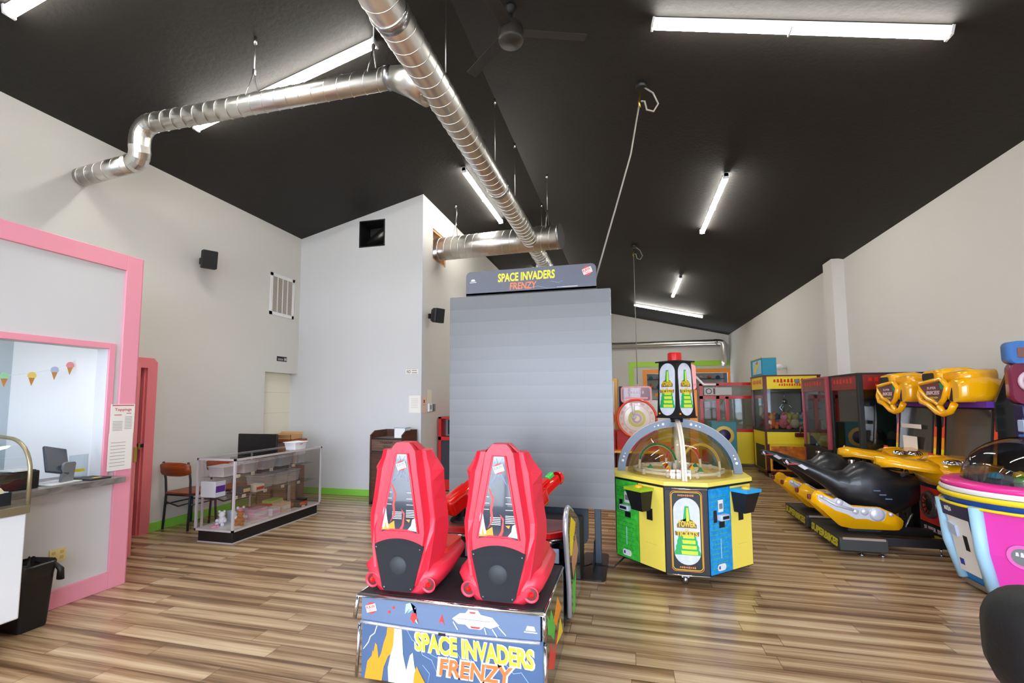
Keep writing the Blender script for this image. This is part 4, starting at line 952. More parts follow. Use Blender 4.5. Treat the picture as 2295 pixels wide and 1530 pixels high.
for b in ([(-1.12, 2.68), (-.95, 2.665), (-.85, 2.68), (-.75, 2.65), (-.6, 2.66)], [(-.72, 2.72), (-.64, 2.70), (-.6, 2.72)]):
    m.tube([V(x, yq, z) for x, z in b], .0015, BOLT, 5)
m.poly([(-.66, 2.655), (-.46, 2.655), (-.46, 2.66), (-.66, 2.66)], (0, yq+.001, 0), X_, Z_, WHITE, .0006, N=-Y_)
m.build('marquee', t)
for x in (-.355, -1.57):
    m = MB(); m.box(x+.005, x+.065, PY+.14, PY+.18, .012, PZ1-.1, mat('post_slate', (58, 68, 80), .35, .3), .004); m.build('support_post', t)
    m = MB(); m.poly(rrect(x-.12, x+.12, 4.30, 5.06, .05), (0, 0, 0), X_, Y_, mat('plate_black', (34, 34, 36), .35, .3), .014)
    m.poly([(4.52, .012), (5.0, .012), (4.78, .22), (4.73, .22)], (x+.004, 0, 0), Y_, Z_, mat('plate_black', (34, 34, 36), .35, .3), -.008, N=X_); m.build('foot_plate', t)
m = MB(); m.poly(rrect(-1.3, -.42, .17, .60, .05), (0, 4.9, 0), X_, Z_, SLATE, .12, N=-Y_); m.build('power_box', t)
m = MB(); m.poly(arc(-.52, 4.75, .14, 0, 360, 20)[:-1], (0, 0, 0), X_, Y_, mat('plate_black', (34, 34, 36), .35, .3), .02); m.build('floor_disc', t)

# pod seats
def pod_seat(cx, sy):
    s = bpy.data.objects.new('pod_seat', None); C.objects.link(s); s.parent = t; s.location = V(cx, sy, DK)-t.location
    m = MB()
    #  z    centre_w wing_w wing_y  side_w side_y front_y
    S = [(.05, .075, .13, .03, .155, .14, .26), (.12, .10, .155, .035, .18, .15, .28), (.22, .125, .17, .045, .20, .15, .28), (.33, .135, .185, .055, .215, .15, .27), (.40, .128, .19, .06, .215, .14, .25),
         (.50, .112, .175, .06, .20, .14, .22), (.60, .095, .165, .058, .195, .12, .20), (.66, .085, .16, .055, .20, .10, .19), (.72, .078, .138, .05, .160, .085, .17), (.768, .07, .128, .045, .138, .07, .15), (.770, .066, .085, .035, .09, .06, .14), (.79, .055, .065, .03, .07, .06, .13), (.812, .035, .04, .03, .045, .055, .11)]
    R = []
    for (z, cw, ww, wy, sw, sy_, fy_) in S:
        lean = .05*(z-.05)
        k_ = min(1, max(0, (z-.2)/.2)); cw *= 1.08; sw *= 1.07; ww *= 1.05; h = [(cw, 0), (cw+.30*(ww-cw), .008+.045*k_), (cw+.75*(ww-cw), .035+.015*k_), (ww, .030), (sw, sy_), (sw*.8, fy_)]
        ring = [(x, y) for x, y in h]+[(-x, y) for x, y in h[::-1]]
        R.append([V(x, y+lean, z) for x, y in ring])
    m.rings(R, REDP, True, True, smooth=False)
    m.build('backrest_shell', s, world=False)
    # rear ribs around art window
    m = MB()
    w0 = [(-.034, .750), (.034, .750), (.112, .325), (.05, .338), (-.05, .338), (-.112, .325)]
    P = [V(x, .05*(z-.05)-.004, z) for x, z in w0]
    m.tube(P, .0065, REDP, 8, closed=True); m.build('window_rim', s, world=False)
    m = MB(); Rr = V(1, 0, 0); Uu = V(0, .05, 1).normalized(); O = V(0, -.006+.05*.5, .55)
    O = V(0, .05*(.56-.05)-.004, .56)
    def P2(x, z): return (x, (z-.56))
    a2 = lambda pts, mm, d=.001, off=0: m.poly([P2(*p) for p in pts], O+V(0, -off, 0), Rr, Uu, mm, d, N=-Y_)
    a2(w0, mat('seat_art', (40, 48, 62), .12, coat=.8), .002)
    SX = 1.28
    def a3(pts, mm, off): a2([(x*SX, .338+(z-.375)*1.08) for x, z in pts], mm, .0008, off)
    a3([(-.086, .372), (-.02, .378), (-.025, .42), (-.05, .40), (-.07, .43), (-.082, .42)], ROCK, .002)
    a3([(-.082, .385), (-.078, .47), (-.068, .50), (-.06, .44), (-.05, .385), (-.058, .382), (-.066, .42), (-.07, .38)], WHITE, .003)
    a3([(.086, .372), (.04, .378), (.055, .40), (.06, .43), (.077, .44)], WHITE, .002)
    a3([(.03, .428), (.045, .415), (.05, .430)], ROCK, .0024)
    for k in range(5): a3([(-.035, .430+.008*k), (.01, .430+.008*k), (.01, .433+.008*k), (-.035, .433+.008*k)], WHITE, .002); a3([(.03, .44+.008*k), (.07, .44+.008*k), (.07, .443+.008*k), (.03, .443+.008*k)], WHITE, .002)
    for z in (.50, .53, .56): a3([(-.068+.12*(z-.5), z), (-.04, z), (-.04, z+.002), (-.068+.12*(z-.5), z+.002)], WHITE, .002); a3([(.03, z), (.066-.15*(z-.5), z), (.066-.15*(z-.5), z+.002), (.03, z+.002)], WHITE, .002)
    a3([(-.045, .41), (-.030, .45), (-.036, .50), (-.028, .55), (-.045, .60), (-.038, .60), (-.018, .55), (-.026, .50), (-.020, .45)], REDA, .0025)
    a3([(.0, .378), (.012, .40), (.018, .45), (.006, .48), (.024, .46), (.022, .40), (.014, .378)], REDA, .0028)
    for b in ([(-.01, .66), (-.025, .63), (-.045, .60)], [(.005, .66), (.0, .62)], [(.015, .66), (.035, .62), (.045, .60)], [(-.015, .74), (-.005, .71)], [(.02, .74), (.005, .71)]):
        m.tube([O+Rr*x+Uu*(z-.56)+V(0, -.003, 0) for x, z in b], .0014, BOLT, 5)
    bo = O+Uu*(.685-.56)+V(0, -.003, 0); U2 = V(-.35, 0, 1).normalized(); R2 = V(1, 0, .35).normalized()
    m.poly(arc(0, 0, .028, 0, 360, 18)[:-1], bo, X_, Z_, REDA, .0008, N=-Y_); m.poly([(-.028, -.018), (.028, -.018), (.028, .018), (-.028, .018)], bo+V(0, -.001, 0), R2, U2, WHITE, .0006, N=-Y_)
    m.text('RAW', bo+V(0, -.002, 0)+U2*.007, R2, U2, .017, mat('art_grey', (120, 120, 130), .5), .05, bold=.03, depth=.0003); m.text('THRILLS', bo+V(0, -.002, 0)-U2*.01, R2, U2, .010, mat('art_grey', (120, 120, 130), .5), .05, bold=.02, depth=.0003)
    m.build('art_window', s, world=False)
    # speaker grille
    top = [(.128*math.cos(math.radians(a)), .315+.03*math.sin(math.radians(a))) for a in range(0, 181, 15)]
    top = [(.145-.29*k/10, .258+.035*(1-(2*k/10-1)**2)) for k in range(11)]
    g = top+[(-.142, .235), (-.092, .035), (-.078, .018), (.078, .018), (.092, .035), (.142, .235)]
    m = MB(); GR = mat('seat_grille', (52, 54, 60), .55, bump=1.0, bscale=500)
    m.poly(g, (0, .006, 0), X_, V(0, .05, 1).normalized(), GR, .014, N=-Y_)
    m.lathe([(.05, 0), (.048, -.003), (.03, -.004), (.026, -.006), (0, -.007)], (0, .000, .15), mat('grille_ring', (46, 50, 54), .6), 28, 'y')
    for (x, z) in ((-.13, .245), (.13, .245), (-.078, .035), (.078, .035)): m.lathe([(0, -.004), (.004, -.002), (.005, 0)], (x, -.006, z), STEEL, 8, 'y')
    m.build('speaker_grille', s, world=False)
    # base pod
    m = MB(); R = []
    for (y, w, z0, z1) in ((.022, .15, .012, .07), (.034, .19, .0, .12), (.07, .235, .0, .15), (.15, .25, .0, .16), (.30, .25, .01, .17), (.42, .24, .03, .175), (.50, .21, .06, .17), (.53, .16, .09, .15)):
        R.append([V(x, y, z) for x, z in ((-w*.66, z0), (-w*.84, z0+(z1-z0)*.30), (-w, z0+(z1-z0)*.80), (-w*.88, z1), (w*.88, z1), (w, z0+(z1-z0)*.80), (w*.84, z0+(z1-z0)*.30), (w*.66, z0))])
    m.rings(R, REDP, True, True, smooth=True); m.build('base_pod', s, world=False)
    m = MB(); R = [[V(x, y, z) for x, y in rrect(-.20, .20, .2, .5, .05)] for z in (.15, .195)]
    m.rings(R, REDO, True, True, smooth=False); m.build('cushion', s, world=False)
    for sx in (-1, 1):
        m = MB(); m.lathe([(.042, -.012), (.036, -.016), (.028, .0), (.0, .004)], (sx*.168, .036, .055), REDP, 18, 'y'); m.lathe([(.03, -.008), (.0, -.009)], (sx*.168, .036, .055), MAROON, 18, 'y'); m.lathe([(0, -.022), (.014, -.014), (.016, 0)], (sx*.168, .034, .055), REDG, 12, 'y'); m.build('tail_lamp', s, world=False)
pod_seat(-1.245, 2.46); pod_seat(-.68, 2.46)

# ------------------------------------------------------------------ eight sided tower game
TX, TY, H2 = .44, 4.97, .59
t = thing('tower_arcade_game', 'eight sided green, blue and yellow game with clear dome and black lighted tower', 'arcade machine', (TX, TY, 0))
c_ = .17
octo = [(TX-c_, TY-H2), (TX+c_, TY-H2), (TX+H2, TY-c_), (TX+H2, TY+c_), (TX+c_, TY+H2), (TX-c_, TY+H2), (TX-H2, TY+c_), (TX-H2, TY-c_)]
m = MB(); m.poly(octo, (0, 0, .09), X_, Y_, BLACK, .73); m.build('cabinet', t)
m = MB(); s = 1.03; m.poly([((x-TX)*s+TX, (y-TY)*s+TY) for x, y in octo], (0, 0, .82), X_, Y_, LEMON, .035)
s = 1.035; m.poly([((x-TX)*s+TX, (y-TY)*s+TY) for x, y in octo], (0, 0, .812), X_, Y_, BLACK, .01); m.build('playfield_deck', t)
m = MB(); a, b = V(*octo[0], .80), V(*octo[1], .80); m.tube([a+V(0, -.012, 0), b+V(0, -.012, 0)], .008, CHROME, 8); m.build('edge_rail', t); m = MB(); m.tube([a+V(0, -.008, -.71), b+V(0, -.008, -.71)], .008, CHROME, 8); m.build('edge_rail', t)
GW = mat('green_glyphs', (64, 190, 60), .35, vary=.25, bscale=26); BW = mat('blue_glyphs', (28, 150, 220), .35, vary=.22, bscale=30)
TKG = mat('ticket_green', (40, 170, 90), .5); TKY = mat('ticket_yellow', (206, 226, 60), .5); GOLD = mat('gold_letters', (226, 196, 60), .5)
PATT = mat('poster_grey', (210, 214, 226), .5, vary=.08, bscale=20)
def stack(mb, O, R, U, N, W, Hh, d=.001):
    # pile of ticket coils narrowing to a spike, with the two title lines
    O = Vector(O)
    def P(pts, mm, k): mb.poly([(x*W, y*Hh) for x, y in pts], O+N*(d*k), R, U, mm, d, N=N)
    for k in range(4):
        y = -.42+.095*k; w = .44-.045*k
        P([(-w, y), (w, y), (w*1.02, y+.05), (w*.9, y+.10), (-w*.9, y+.10), (-w*1.02, y+.05)], TKG, 1+.01*k); P([(-w*.45, y+.01), (w*.8, y+.01), (w*.8, y+.075), (-w*.5, y+.075)], TKY, 2)
    P([(-.13, .18), (.13, .18), (.08, .45), (-.06, .45)], TKG, 1); P([(-.02, .18), (.1, .18), (.06, .42), (0, .42)], TKY, 2)
    P([(-.34, .12), (-.2, .2), (-.05, .22), (0, .28), (.05, .22), (.2, .2), (.34, .12), (.34, .06), (-.34, .06)], mat('title_brown', (120, 90, 30), .5), 1)
    mb.text('TOWER', O+N*(d*2.5)+U*(.13*Hh), R, U, .11*Hh, GOLD, .62*W, bold=.04, depth=.0004)
    mb.text('OF', O+N*(d*2.5)+U*(.025*Hh), R, U, .04*Hh, GOLD, .14*W, bold=.04, depth=.0004)
    P([(-.4, -.08), (.4, -.08), (.42, 0), (.2, -.01), (0, .0), (-.2, -.01), (-.42, 0)], mat('title_brown', (120, 90, 30), .5), 1.5)
    mb.text('TICKETS', O+N*(d*3)-U*(.045*Hh), R, U, .10*Hh, GOLD, .74*W, bold=.04, depth=.0004)
def side_frame(i):
    a, b = V(*octo[i], 0), V(*octo[(i+1) % 8], 0); R = (b-a).normalized(); N = R.cross(Z_); return a, b, R, N, (b-a).length
for i in range(8):
    a, b, R, N, L_ = side_frame(i)
    if i % 2 == 0:
        O = (a+b)/2+V(0, 0, .45)+N*.003
        m = MB(); m.poly(rrect(-L_/2+.01, L_/2-.01, -.35, .36, .01), O, R, Z_, BLACK, .002, N=N)
        ring = [O+N*.004+R*x+Z_*y for x, y in rrect(-.125, .125, -.325, .33, .03)]; m.tube(ring, .003, mat('poster_orange', (236, 140, 70), .4), 6, closed=True)
        ring = [O+N*.004+R*x+Z_*y for x, y in rrect(-.117, .117, -.315, .32, .03)]; m.tube(ring, .003, YELLOW, 6, closed=True)
        m.poly(arc(0, .17, .105, 0, 180, 12)+arc(0, -.17, .105, 180, 360, 12), O+N*.003, R, Z_, PATT, .001, N=N)
        for sy_ in (-1, 1): m.scrawl(9, O+N*.003+Z_*(.295*sy_), R, Z_, .016, mat('poster_orange', (236, 140, 70), .4), .13)
        stack(m, O+N*.005, R, Z_, N, .23, .46); m.build('poster_panel', t)
    else:
        # glyph door on the left half, lemon door on the right
        col = GW if i in (7, 3) else BW
        h0_, h1_ = .10, .80; mid = L_*.5
        m = MB(); m.poly([(.012, h0_), (mid-.005, h0_), (mid-.005, h1_), (.012, h1_)], a, R, Z_, col, .008, N=N)
        O = a+N*.009
        for r_ in range(16):
            for q_ in range(6): m.poly([(.025+.036*q_+.01*(r_ % 2), .73-.039*r_), (.05+.036*q_+.01*(r_ % 2), .73-.039*r_), (.05+.036*q_+.01*(r_ % 2), .735-.039*r_), (.025+.036*q_+.01*(r_ % 2), .735-.039*r_)], O, R, Z_, LGREEN if col is BW else DKGREEN, .0006, N=N)
        m.poly(rrect(.09, .2, .12, .175, .025), O+N*.001, R, Z_, WHITE, .001, N=N); m.poly([(.105, .135), (.125, .135), (.125, .16), (.105, .16)], O+N*.002, R, Z_, BLUE, .001, N=N)
        m.poly([(.14, .22), (.15, .22), (.15, .38), (.14, .38)], O+N*.001, R, Z_, PALEB, .0006, N=N)
        gl = m.build('glyph_door', t)
        m = MB(); m.poly([(mid+.005, h0_), (L_-.012, h0_), (L_-.012, h1_), (mid+.005, h1_)], a, R, Z_, LEMON, .008, N=N)
        m.poly([(mid+.08, .30), (mid+.2, .30), (mid+.2, .303), (mid+.08, .303)], O, R, Z_, mat('lemon_line', (220, 196, 70), .5), .0006, N=N)
        ld = m.build('lemon_door', t)
        m = MB(); m.poly([(mid+.10, .50), (mid+.165, .50), (mid+.165, .60), (mid+.10, .60)], O, R, Z_, BLACK, .003, N=N); m.build('ticket_slot', ld)
        m = MB(); m.poly([(.06, .52), (.10, .52), (.10, .62), (.06, .62)], O, R, Z_, BLACK, .003, N=N); m.poly([(.13, .47), (.20, .47), (.20, .52), (.13, .52)], O, R, Z_, BLACK, .003, N=N); m.build('coin_slot', gl)
        m = MB(); m.poly([(.125, .60), (.19, .60), (.19, .70), (.125, .70)], O, R, Z_, WHITE, .002, N=N); m.poly([(.135, .625), (.18, .625), (.18, .67), (.135, .67)], O+N*.002, R, Z_, GREY, .001, N=N); m.build('instruction_label', gl)
        m = MB(); m.box(.10, .21, .0, .05, .535, .585, mat('reader_grey', (190, 204, 226), .3), .008, Matrix(((R.x, N.x, 0, O.x), (R.y, N.y, 0, O.y), (0, 0, 1, 0), (0, 0, 0, 1)))); m.box(.115, .195, .05, .053, .55, .575, BLACK, 0, Matrix(((R.x, N.x, 0, O.x), (R.y, N.y, 0, O.y), (0, 0, 1, 0), (0, 0, 0, 1)))); m.build('card_swipe', gl)
        # tapered cup box with a coloured lid
        F = Matrix(((R.x, N.x, 0, O.x), (R.y, N.y, 0, O.y), (0, 0, 1, 0), (0, 0, 0, 1)))
        m = MB(); R1 = [[F @ V(mid+.09+dx*w_, .01+(dy+1)*.5*d_, z) for dx, dy in ((-1, -1), (1, -1), (1, 1), (-1, 1))] for z, w_, d_ in ((.585, .062, .10), (.76, .092, .145))]
        m.rings(R1, BLACK, True, True, smooth=False); m.build('button_box', t)
        m = MB(); R1 = [[F @ V(mid+.09+dx*w_, .005+(dy+1)*.5*d_, z) for dx, dy in ((-1, -1), (1, -1), (1, 1), (-1, 1))] for z, w_, d_ in ((.76, .10, .16), (.785, .10, .16))]
        m.rings(R1, mat('olive_lid', (150, 190, 30), .35) if col is GW else SKY, True, True, smooth=False)
        bx_ = m.build('box_lid', t)
        m = MB(); m.lathe([(.034, 0), (.034, .008), (.026, .018), (0, .02)], F @ V(mid+.09, .085, .785), mat('button_amber', (250, 180, 20), .3, coat=.4), 18); m.build('button', bx_)
for (x, y) in ((TX-.02, TY-.53), (TX-.3, TY), (TX+.3, TY), (TX, TY+.35)):
    m = MB(); m.cyl(V(x-.018, y, .04), V(x+.018, y, .04), .04, STEEL, seg=18); m.box(x-.03, x+.03, y-.03, y+.03, .06, .09, STEEL); m.build('caster', t)
# clear dome
m = MB(); m.lathe([(.475*math.cos(a), .858+.43*math.sin(a)) for a in [PI/2*k/14 for k in range(15)]], (TX, TY, 0), GLD, 48); m.build('clear_dome', t)
# crossing arches
ARCM = mat('arch_slate', (98, 112, 130), .35)
for ax in (0, 1):
    m = MB(); R = []
    n = 28
    for k in range(n+1):
        a = PI*k/n; ro, ri = (.565, .505), (.495, .435)
        P = []
        for (rx, rz, w) in ((ro[0], ro[1], -.02), (ro[0], ro[1], .02), (ri[0], ri[1]-.0, .02), (ri[0], ri[1], -.02)):
            u = rx*math.cos(a); z = .857+rz*math.sin(a)
            P.append(V(TX+u, TY+w, z) if ax == 0 else V(TX+w, TY+u, z))
        R.append(P)
    m.rings(R, ARCM if ax == 0 else mat('arch_cream', (226, 216, 196), .4), True, True, smooth=False)
    m.tube([(r[0]+r[1])/2 for r in R], .006, mat('arch_edge', (210, 206, 200), .4), 6)
    for s_ in (-1, 1):
        for j, a in enumerate((12, 17, 21)):
            for qq in (a, 90-a-2):
                aa = math.radians(qq); u = s_*.53*math.cos(aa); z = .857+.47*math.sin(aa); rr = (.013, .010, .007)[j]
                for f_ in (-1, 1):
                    cpt = V(TX+u, TY+f_*.0205, z) if ax == 0 else V(TX+f_*.0205, TY+u, z)
                    m.lathe([(rr, 0), (rr*.7, f_*.003), (0, f_*.004)], cpt, WHITE, 10, 'y' if ax == 0 else 'x')
    m.build('arch', t)
# track toys in the dome
WT = mat('track_white', (240, 240, 240), .4)
m = MB()
for (dx, dy, r) in ((0, 0, .40), (-.12, .05, .22)):
    m.tube([V(TX+dx+r*math.cos(a), TY+dy+r*math.sin(a), .885) for a in [2*PI*k/32 for k in range(32)]], .015, WT, 8, closed=True)
for k in range(10):
    a = 2*PI*k/10; m.cyl(V(TX+.4*math.cos(a), TY+.4*math.sin(a), .857), V(TX+.4*math.cos(a), TY+.4*math.sin(a), .905), .018, WT, seg=8)
m.build('ball_track', t)
for (x0, x1, y, h, c) in ((-.36, -.02, -.05, .19, DKGREEN), (.03, .36, -.08, .20, mat('arc_yellow', (236, 196, 40), .4)), (-.1, .22, .15, .17, REDA)):
    m = MB(); cx = (x0+x1)/2; r = (x1-x0)/2
    P = [V(TX+cx-r*math.cos(a), TY+y, .93+h*math.sin(a)) for a in [PI*k/14 for k in range(15)]]
    m.tube([V(TX+x0, TY+y, .857)]+P+[V(TX+x1, TY+y, .857)], .012, WT, 8); m.tube([p+V(0, -.012, .004) for p in P[1:-1]], .009, c, 6); m.build('arch_track', t)
for k in range(11):
    a = 2*PI*k/11+.3; r = .12+.14*(k % 2); x, y = TX+r*math.cos(a), TY-.08+r*math.sin(a)*.8
    m = MB(); m.box(x-.02, x+.02, y-.02, y+.02, .857, .90, WHITE); R = [[V(x+a_*.026, y+b_*.026, .90) for a_, b_ in ((-1, -1), (1, -1), (1, 1), (-1, 1))], [V(x, y, .94)]*4]
    m.rings(R, (RED, DKGREEN, YELLOW, ORANGE)[k % 4], True, False, smooth=False); m.build('toy_house', t)
m = MB(); m.cyl(V(TX, TY, .857), V(TX, TY, 1.35), .03, WHITE, seg=16)
for k in range(6): a = 2*PI*k/6; m.cyl(V(TX+.075*math.cos(a), TY+.075*math.sin(a), .857), V(TX+.075*math.cos(a), TY+.075*math.sin(a), .95), .02, mat('fountain', (214, 226, 240), .2), seg=8)
m.build('centre_post', t)
# square tower turned forty five degrees
m = MB(); m.cyl(V(TX, TY, 1.335), V(TX, TY, 1.385), .06, BLACK, seg=20); m.build('tower_neck', t)
zb, zt_, wb, wt = 1.385, 1.915, .178, .150
base = [(0, -1), (1, 0), (0, 1), (-1, 0)]
m = MB(); m.rings([[V(TX+x*w, TY+y*w, z) for x, y in base] for z, w in ((zb, wb), (zt_, wt))], BLACK, True, True, smooth=False)
m.poly([(TX+x*(wt+.035), TY+y*(wt+.035)) for x, y in base], (0, 0, zt_), X_, Y_, BLACK, .012); m.poly([(TX+x*(wb+.012), TY+y*(wb+.012)) for x, y in base], (0, 0, zb-.01), X_, Y_, BLACK, .016); m.build('tower', t)
for k in range(4):
    a0, a1 = base[k], base[(k+1) % 4]
    pb0, pb1 = V(TX+a0[0]*wb, TY+a0[1]*wb, zb), V(TX+a1[0]*wb, TY+a1[1]*wb, zb)
    pt0, pt1 = V(TX+a0[0]*wt, TY+a0[1]*wt, zt_), V(TX+a1[0]*wt, TY+a1[1]*wt, zt_)
    O = (pb0+pb1+pt0+pt1)/4; R = (pb1-pb0).normalized(); U = ((pt0+pt1)/2-(pb0+pb1)/2).normalized(); N = R.cross(U)
    m = MB(); m.poly([(x*.093, y) for x, y in [(math.cos(math.radians(q)), .16+.095*math.sin(math.radians(q))) for q in range(0, 181, 15)]+[(math.cos(math.radians(q)), -.15+.10*math.sin(math.radians(q))) for q in range(180, 361, 15)]], O+N*.001, R, U, PATT, .002, N=N)
    stack(m, O+N*.004, R, U, N, .2, .42)
    m.box(-.105, -.085, -.24, -.225, .0, .003, ORANGE, 0, Matrix(((R.x, U.x, N.x, O.x), (R.y, U.y, N.y, O.y), (R.z, U.z, N.z, O.z), (0, 0, 0, 1)))); m.build('tower_poster', t)
m = MB(); m.lathe([(.066, 1.927), (.066, 2.0), (.058, 2.012), (0, 2.014)], (TX, TY, 0), RED, 28); m.build('beacon', t)
m = MB(); m.tube([V(TX-.5, TY-.2, .1), V(TX-.62, TY-.3, .012), V(TX-.8, TY-.28, .012), V(TX-.95, TY-.1, .012)], .008, BLACK, 6); m.build('power_cord', t)

# ------------------------------------------------------------------ twin motorcycle racers
PCY = 6.0
t = thing('motorcycle_arcade_machine', 'nearer yellow motorcycle racing game with black bike seat by the right wall', 'arcade machine', (2.9, PCY, 0), 0, None)
SBK = mat('side_panel_black', (20, 22, 20), .3, coat=.3)
ya, yb = PCY-.42, PCY+.42
m = MB(); prof = [(3.12, .06), (3.84, .06), (3.84, 1.72), (3.50, 1.86), (3.36, 1.50), (3.36, .86), (3.12, .66)]
for y in (ya, yb-.03): m.poly(prof, (0, y, 0), X_, Z_, SBK, -.03, N=-Y_)
m.box(3.50, 3.84, ya+.03, yb-.03, .06, 1.55, BLACK); m.box(3.14, 3.5, ya+.03, yb-.03, .06, .66, BLACK); m.build('cabinet', t)
def tilt_frame(y, x0=3.34, z0=.86, z1=1.50, dx=.06):
    return V(x0, y, z0), V(dx, 0, z1-z0).normalized(), math.hypot(dx, z1-z0)
O, U, L_ = tilt_frame(PCY)
R = -Y_; N = V(-1, 0, .09).normalized()
m = MB(); m.poly([(-.36, 0), (.36, 0), (.36, L_), (-.36, L_)], O, R, U, BLACK, .01, N=N); m.poly([(-.33, .02), (.33, .02), (.33, L_-.06), (-.33, L_-.06)], O+N*.011, R, U, SCREENOFF, .004, N=N); m.build('screen', t)
for s_ in (-1, 1):
    m = MB()
    for k in range(10):
        c = (YELO, YELLOW, ORANGE, ORANGE, ORANGER, ORANGER, RED, RED, MAROON, PURPLE)[k]
        m.poly([(s_*.395-.022, L_*k/10), (s_*.395+.022, L_*k/10), (s_*.395+.022, L_*(k+1)/10), (s_*.395-.022, L_*(k+1)/10)], O+N*.012, R, U, c, .003, N=N)
    m.build('side_strip', t)
m = MB(); m.box(3.3, 3.5, ya+.02, yb-.02, 1.46, 1.52, PURPLE); m.build('purple_header', t)
# yellow hood with framed marquee
def hoodp(u, v, d=0): return V(3.17-d, PCY-u, 1.50+v)   # u to the right, v up
m = MB()
def H(us, thick=.05): m.tube([hoodp(*p) for p in us], thick, YELO, 12, closed=True)
m.build('hood_core', t) if False else None
m = MB()
# outer pods
R_ = []
for (x, w, z0, z1) in ((3.16, .17, .20, .34), (3.25, .20, .19, .37), (3.42, .20, .18, .38), (3.5, .18, .2, .36)): R_.append([V(x, PCY+.20+a, 1.50+b) for a, b in rrect(-w, w, z0, z1, .05)])
m.rings(R_, YELO, True, True)
R_ = []
for (x, s) in ((3.15, .85), (3.22, 1.0), (3.40, 1.05), (3.55, .9)): R_.append([V(x, PCY-.28+a*s, 1.50+b*s) for a, b in rrect(-.13, .13, -.02, .25, .09)])
m.rings(R_, YELO, True, True)
R_ = []
for (x, s) in ((3.2, .9), (3.28, 1.0), (3.5, 1.0)): R_.append([V(x, PCY+.05+a*s, 1.5+b*s) for a, b in rrect(-.4, .4, .02, .34, .06)])
m.rings(R_, YELO, True, True)
m.tube([hoodp(-.40, .20, .02), hoodp(.10, .24, .03), hoodp(.20, .16, .03), hoodp(.12, .02, .03), hoodp(.02, -.05, .03), hoodp(-.08, -.01, .03), hoodp(-.22, .02, .03), hoodp(-.36, .12, .03)], .028, YELO, 10, closed=True)
m.tube([hoodp(-.44, .13, .0), hoodp(-.47, .06, 0), hoodp(-.38, -.02, .02), hoodp(-.2, -.05, .03), hoodp(-.04, -.13, .03), hoodp(.06, -.15, .02), hoodp(.16, -.12, 0), hoodp(.24, -.04, 0)], .034, YELO, 10)
m.tube([hoodp(.02, -.06, .03), hoodp(.06, -.14, .02)], .03, YELO, 10)
for v_ in m.bm.verts:
    v_.co.y = PCY+.02+(v_.co.y-PCY)*.80; v_.co.z = 1.88+(v_.co.z-1.88)*.92
hd = m.build('hood', t)
def squeeze(m):
    for v_ in m.bm.verts: v_.co.y = PCY+.02+(v_.co.y-PCY)*.80; v_.co.z = 1.88+(v_.co.z-1.88)*.92
m = MB(); m.poly(rrect(-.13, .12, .235, .32, .03), (3.155, PCY+.22, 1.5), -Y_, Z_, BLACK, .006, N=-X_); squeeze(m); m.build('air_scoop', hd); m = MB(); m.poly([(.08, .0), (.15, .14), (.15, -.01)], (3.15, PCY-.12, 1.5), -Y_, Z_, BLACK, .006, N=-X_); squeeze(m); m.build('air_scoop', hd); m = MB(); m.poly([(-.46, .1), (-.33, -.0), (-.40, -.01)], (3.17, PCY, 1.5), -Y_, Z_, BLACK, .004, N=-X_); squeeze(m); m.build('air_scoop', hd); m = MB(); m.poly([(-.06, -.07), (.04, -.08), (.0, -.12)], (3.14, PCY, 1.5), -Y_, Z_, BLACK, .004, N=-X_); squeeze(m); m.build('air_scoop', hd)
m = MB(); m.poly([(-.40, .18), (.10, .23), (.19, .16), (.10, .01), (.0, -.04), (-.20, .01), (-.34, .10)], hoodp(0, 0, .035), -Y_, Z_, mat('marquee_plum', (96, 58, 66), .2, coat=.5), .004, N=-X_)
m.poly([(.06, .20), (.15, .20), (.16, .13), (.08, .13)], hoodp(0, 0, .040), -Y_, Z_, DKGREEN, .001, N=-X_)
m.text('SUPER', hoodp(-.10, .145, .042), -Y_, Z_, .03, mat('marquee_pale', (214, 186, 190), .4), .2, bold=.03); m.text('BIKES', hoodp(-.08, .09, .042), -Y_, Z_, .045, mat('marquee_pale', (214, 186, 190), .4), .3, bold=.05, shear=.2); m.scrawl(7, hoodp(-.07, .035, .041), -Y_, Z_, .022, mat('marquee_gold', (200, 170, 60), .4), .2)
squeeze(m); m.build('marquee', hd)
# console
m = MB(); R_ = []
for (y, x0, z0, z1) in ((PCY-.47, 3.16, .76, .84), (PCY-.42, 3.02, .70, .90), (PCY-.22, 2.96, .67, .93), (PCY, 2.93, .67, .95), (PCY+.22, 2.96, .67, .93), (PCY+.42, 3.02, .70, .90), (PCY+.47, 3.16, .76, .84)):
    R_.append([V(x0, y, (z0+z1)/2-.03), V(x0+.05, y, z0), V(3.38, y, z0+.02), V(3.38, y, z1+.02), V(x0+.12, y, z1), V(x0+.02, y, (z0+z1)/2+.05)])
m.rings(R_, YELO, True, True); cons = m.build('console', t)
for i, (x, y) in enumerate(((3.05, PCY-.30), (3.16, PCY-.34))):
    m = MB(); m.lathe([(.0, .035), (.05, .03), (.075, .012), (.08, -.01)], (x, y, .92), CHROME, 20); m.build('chrome_gauge', cons)
m = MB(); m.box(3.05, 3.2, PCY+.0, PCY+.12, .90, .96, YELO, .02); m.box(3.1, 3.12, PCY+.14, PCY+.2, .93, .97, RED, .004); m.build('control_pod', cons)
m = MB(); m.box(3.10, 3.13, ya+.01, yb-.01, .60, .68, NAVY); m.build('console_skirt', t)
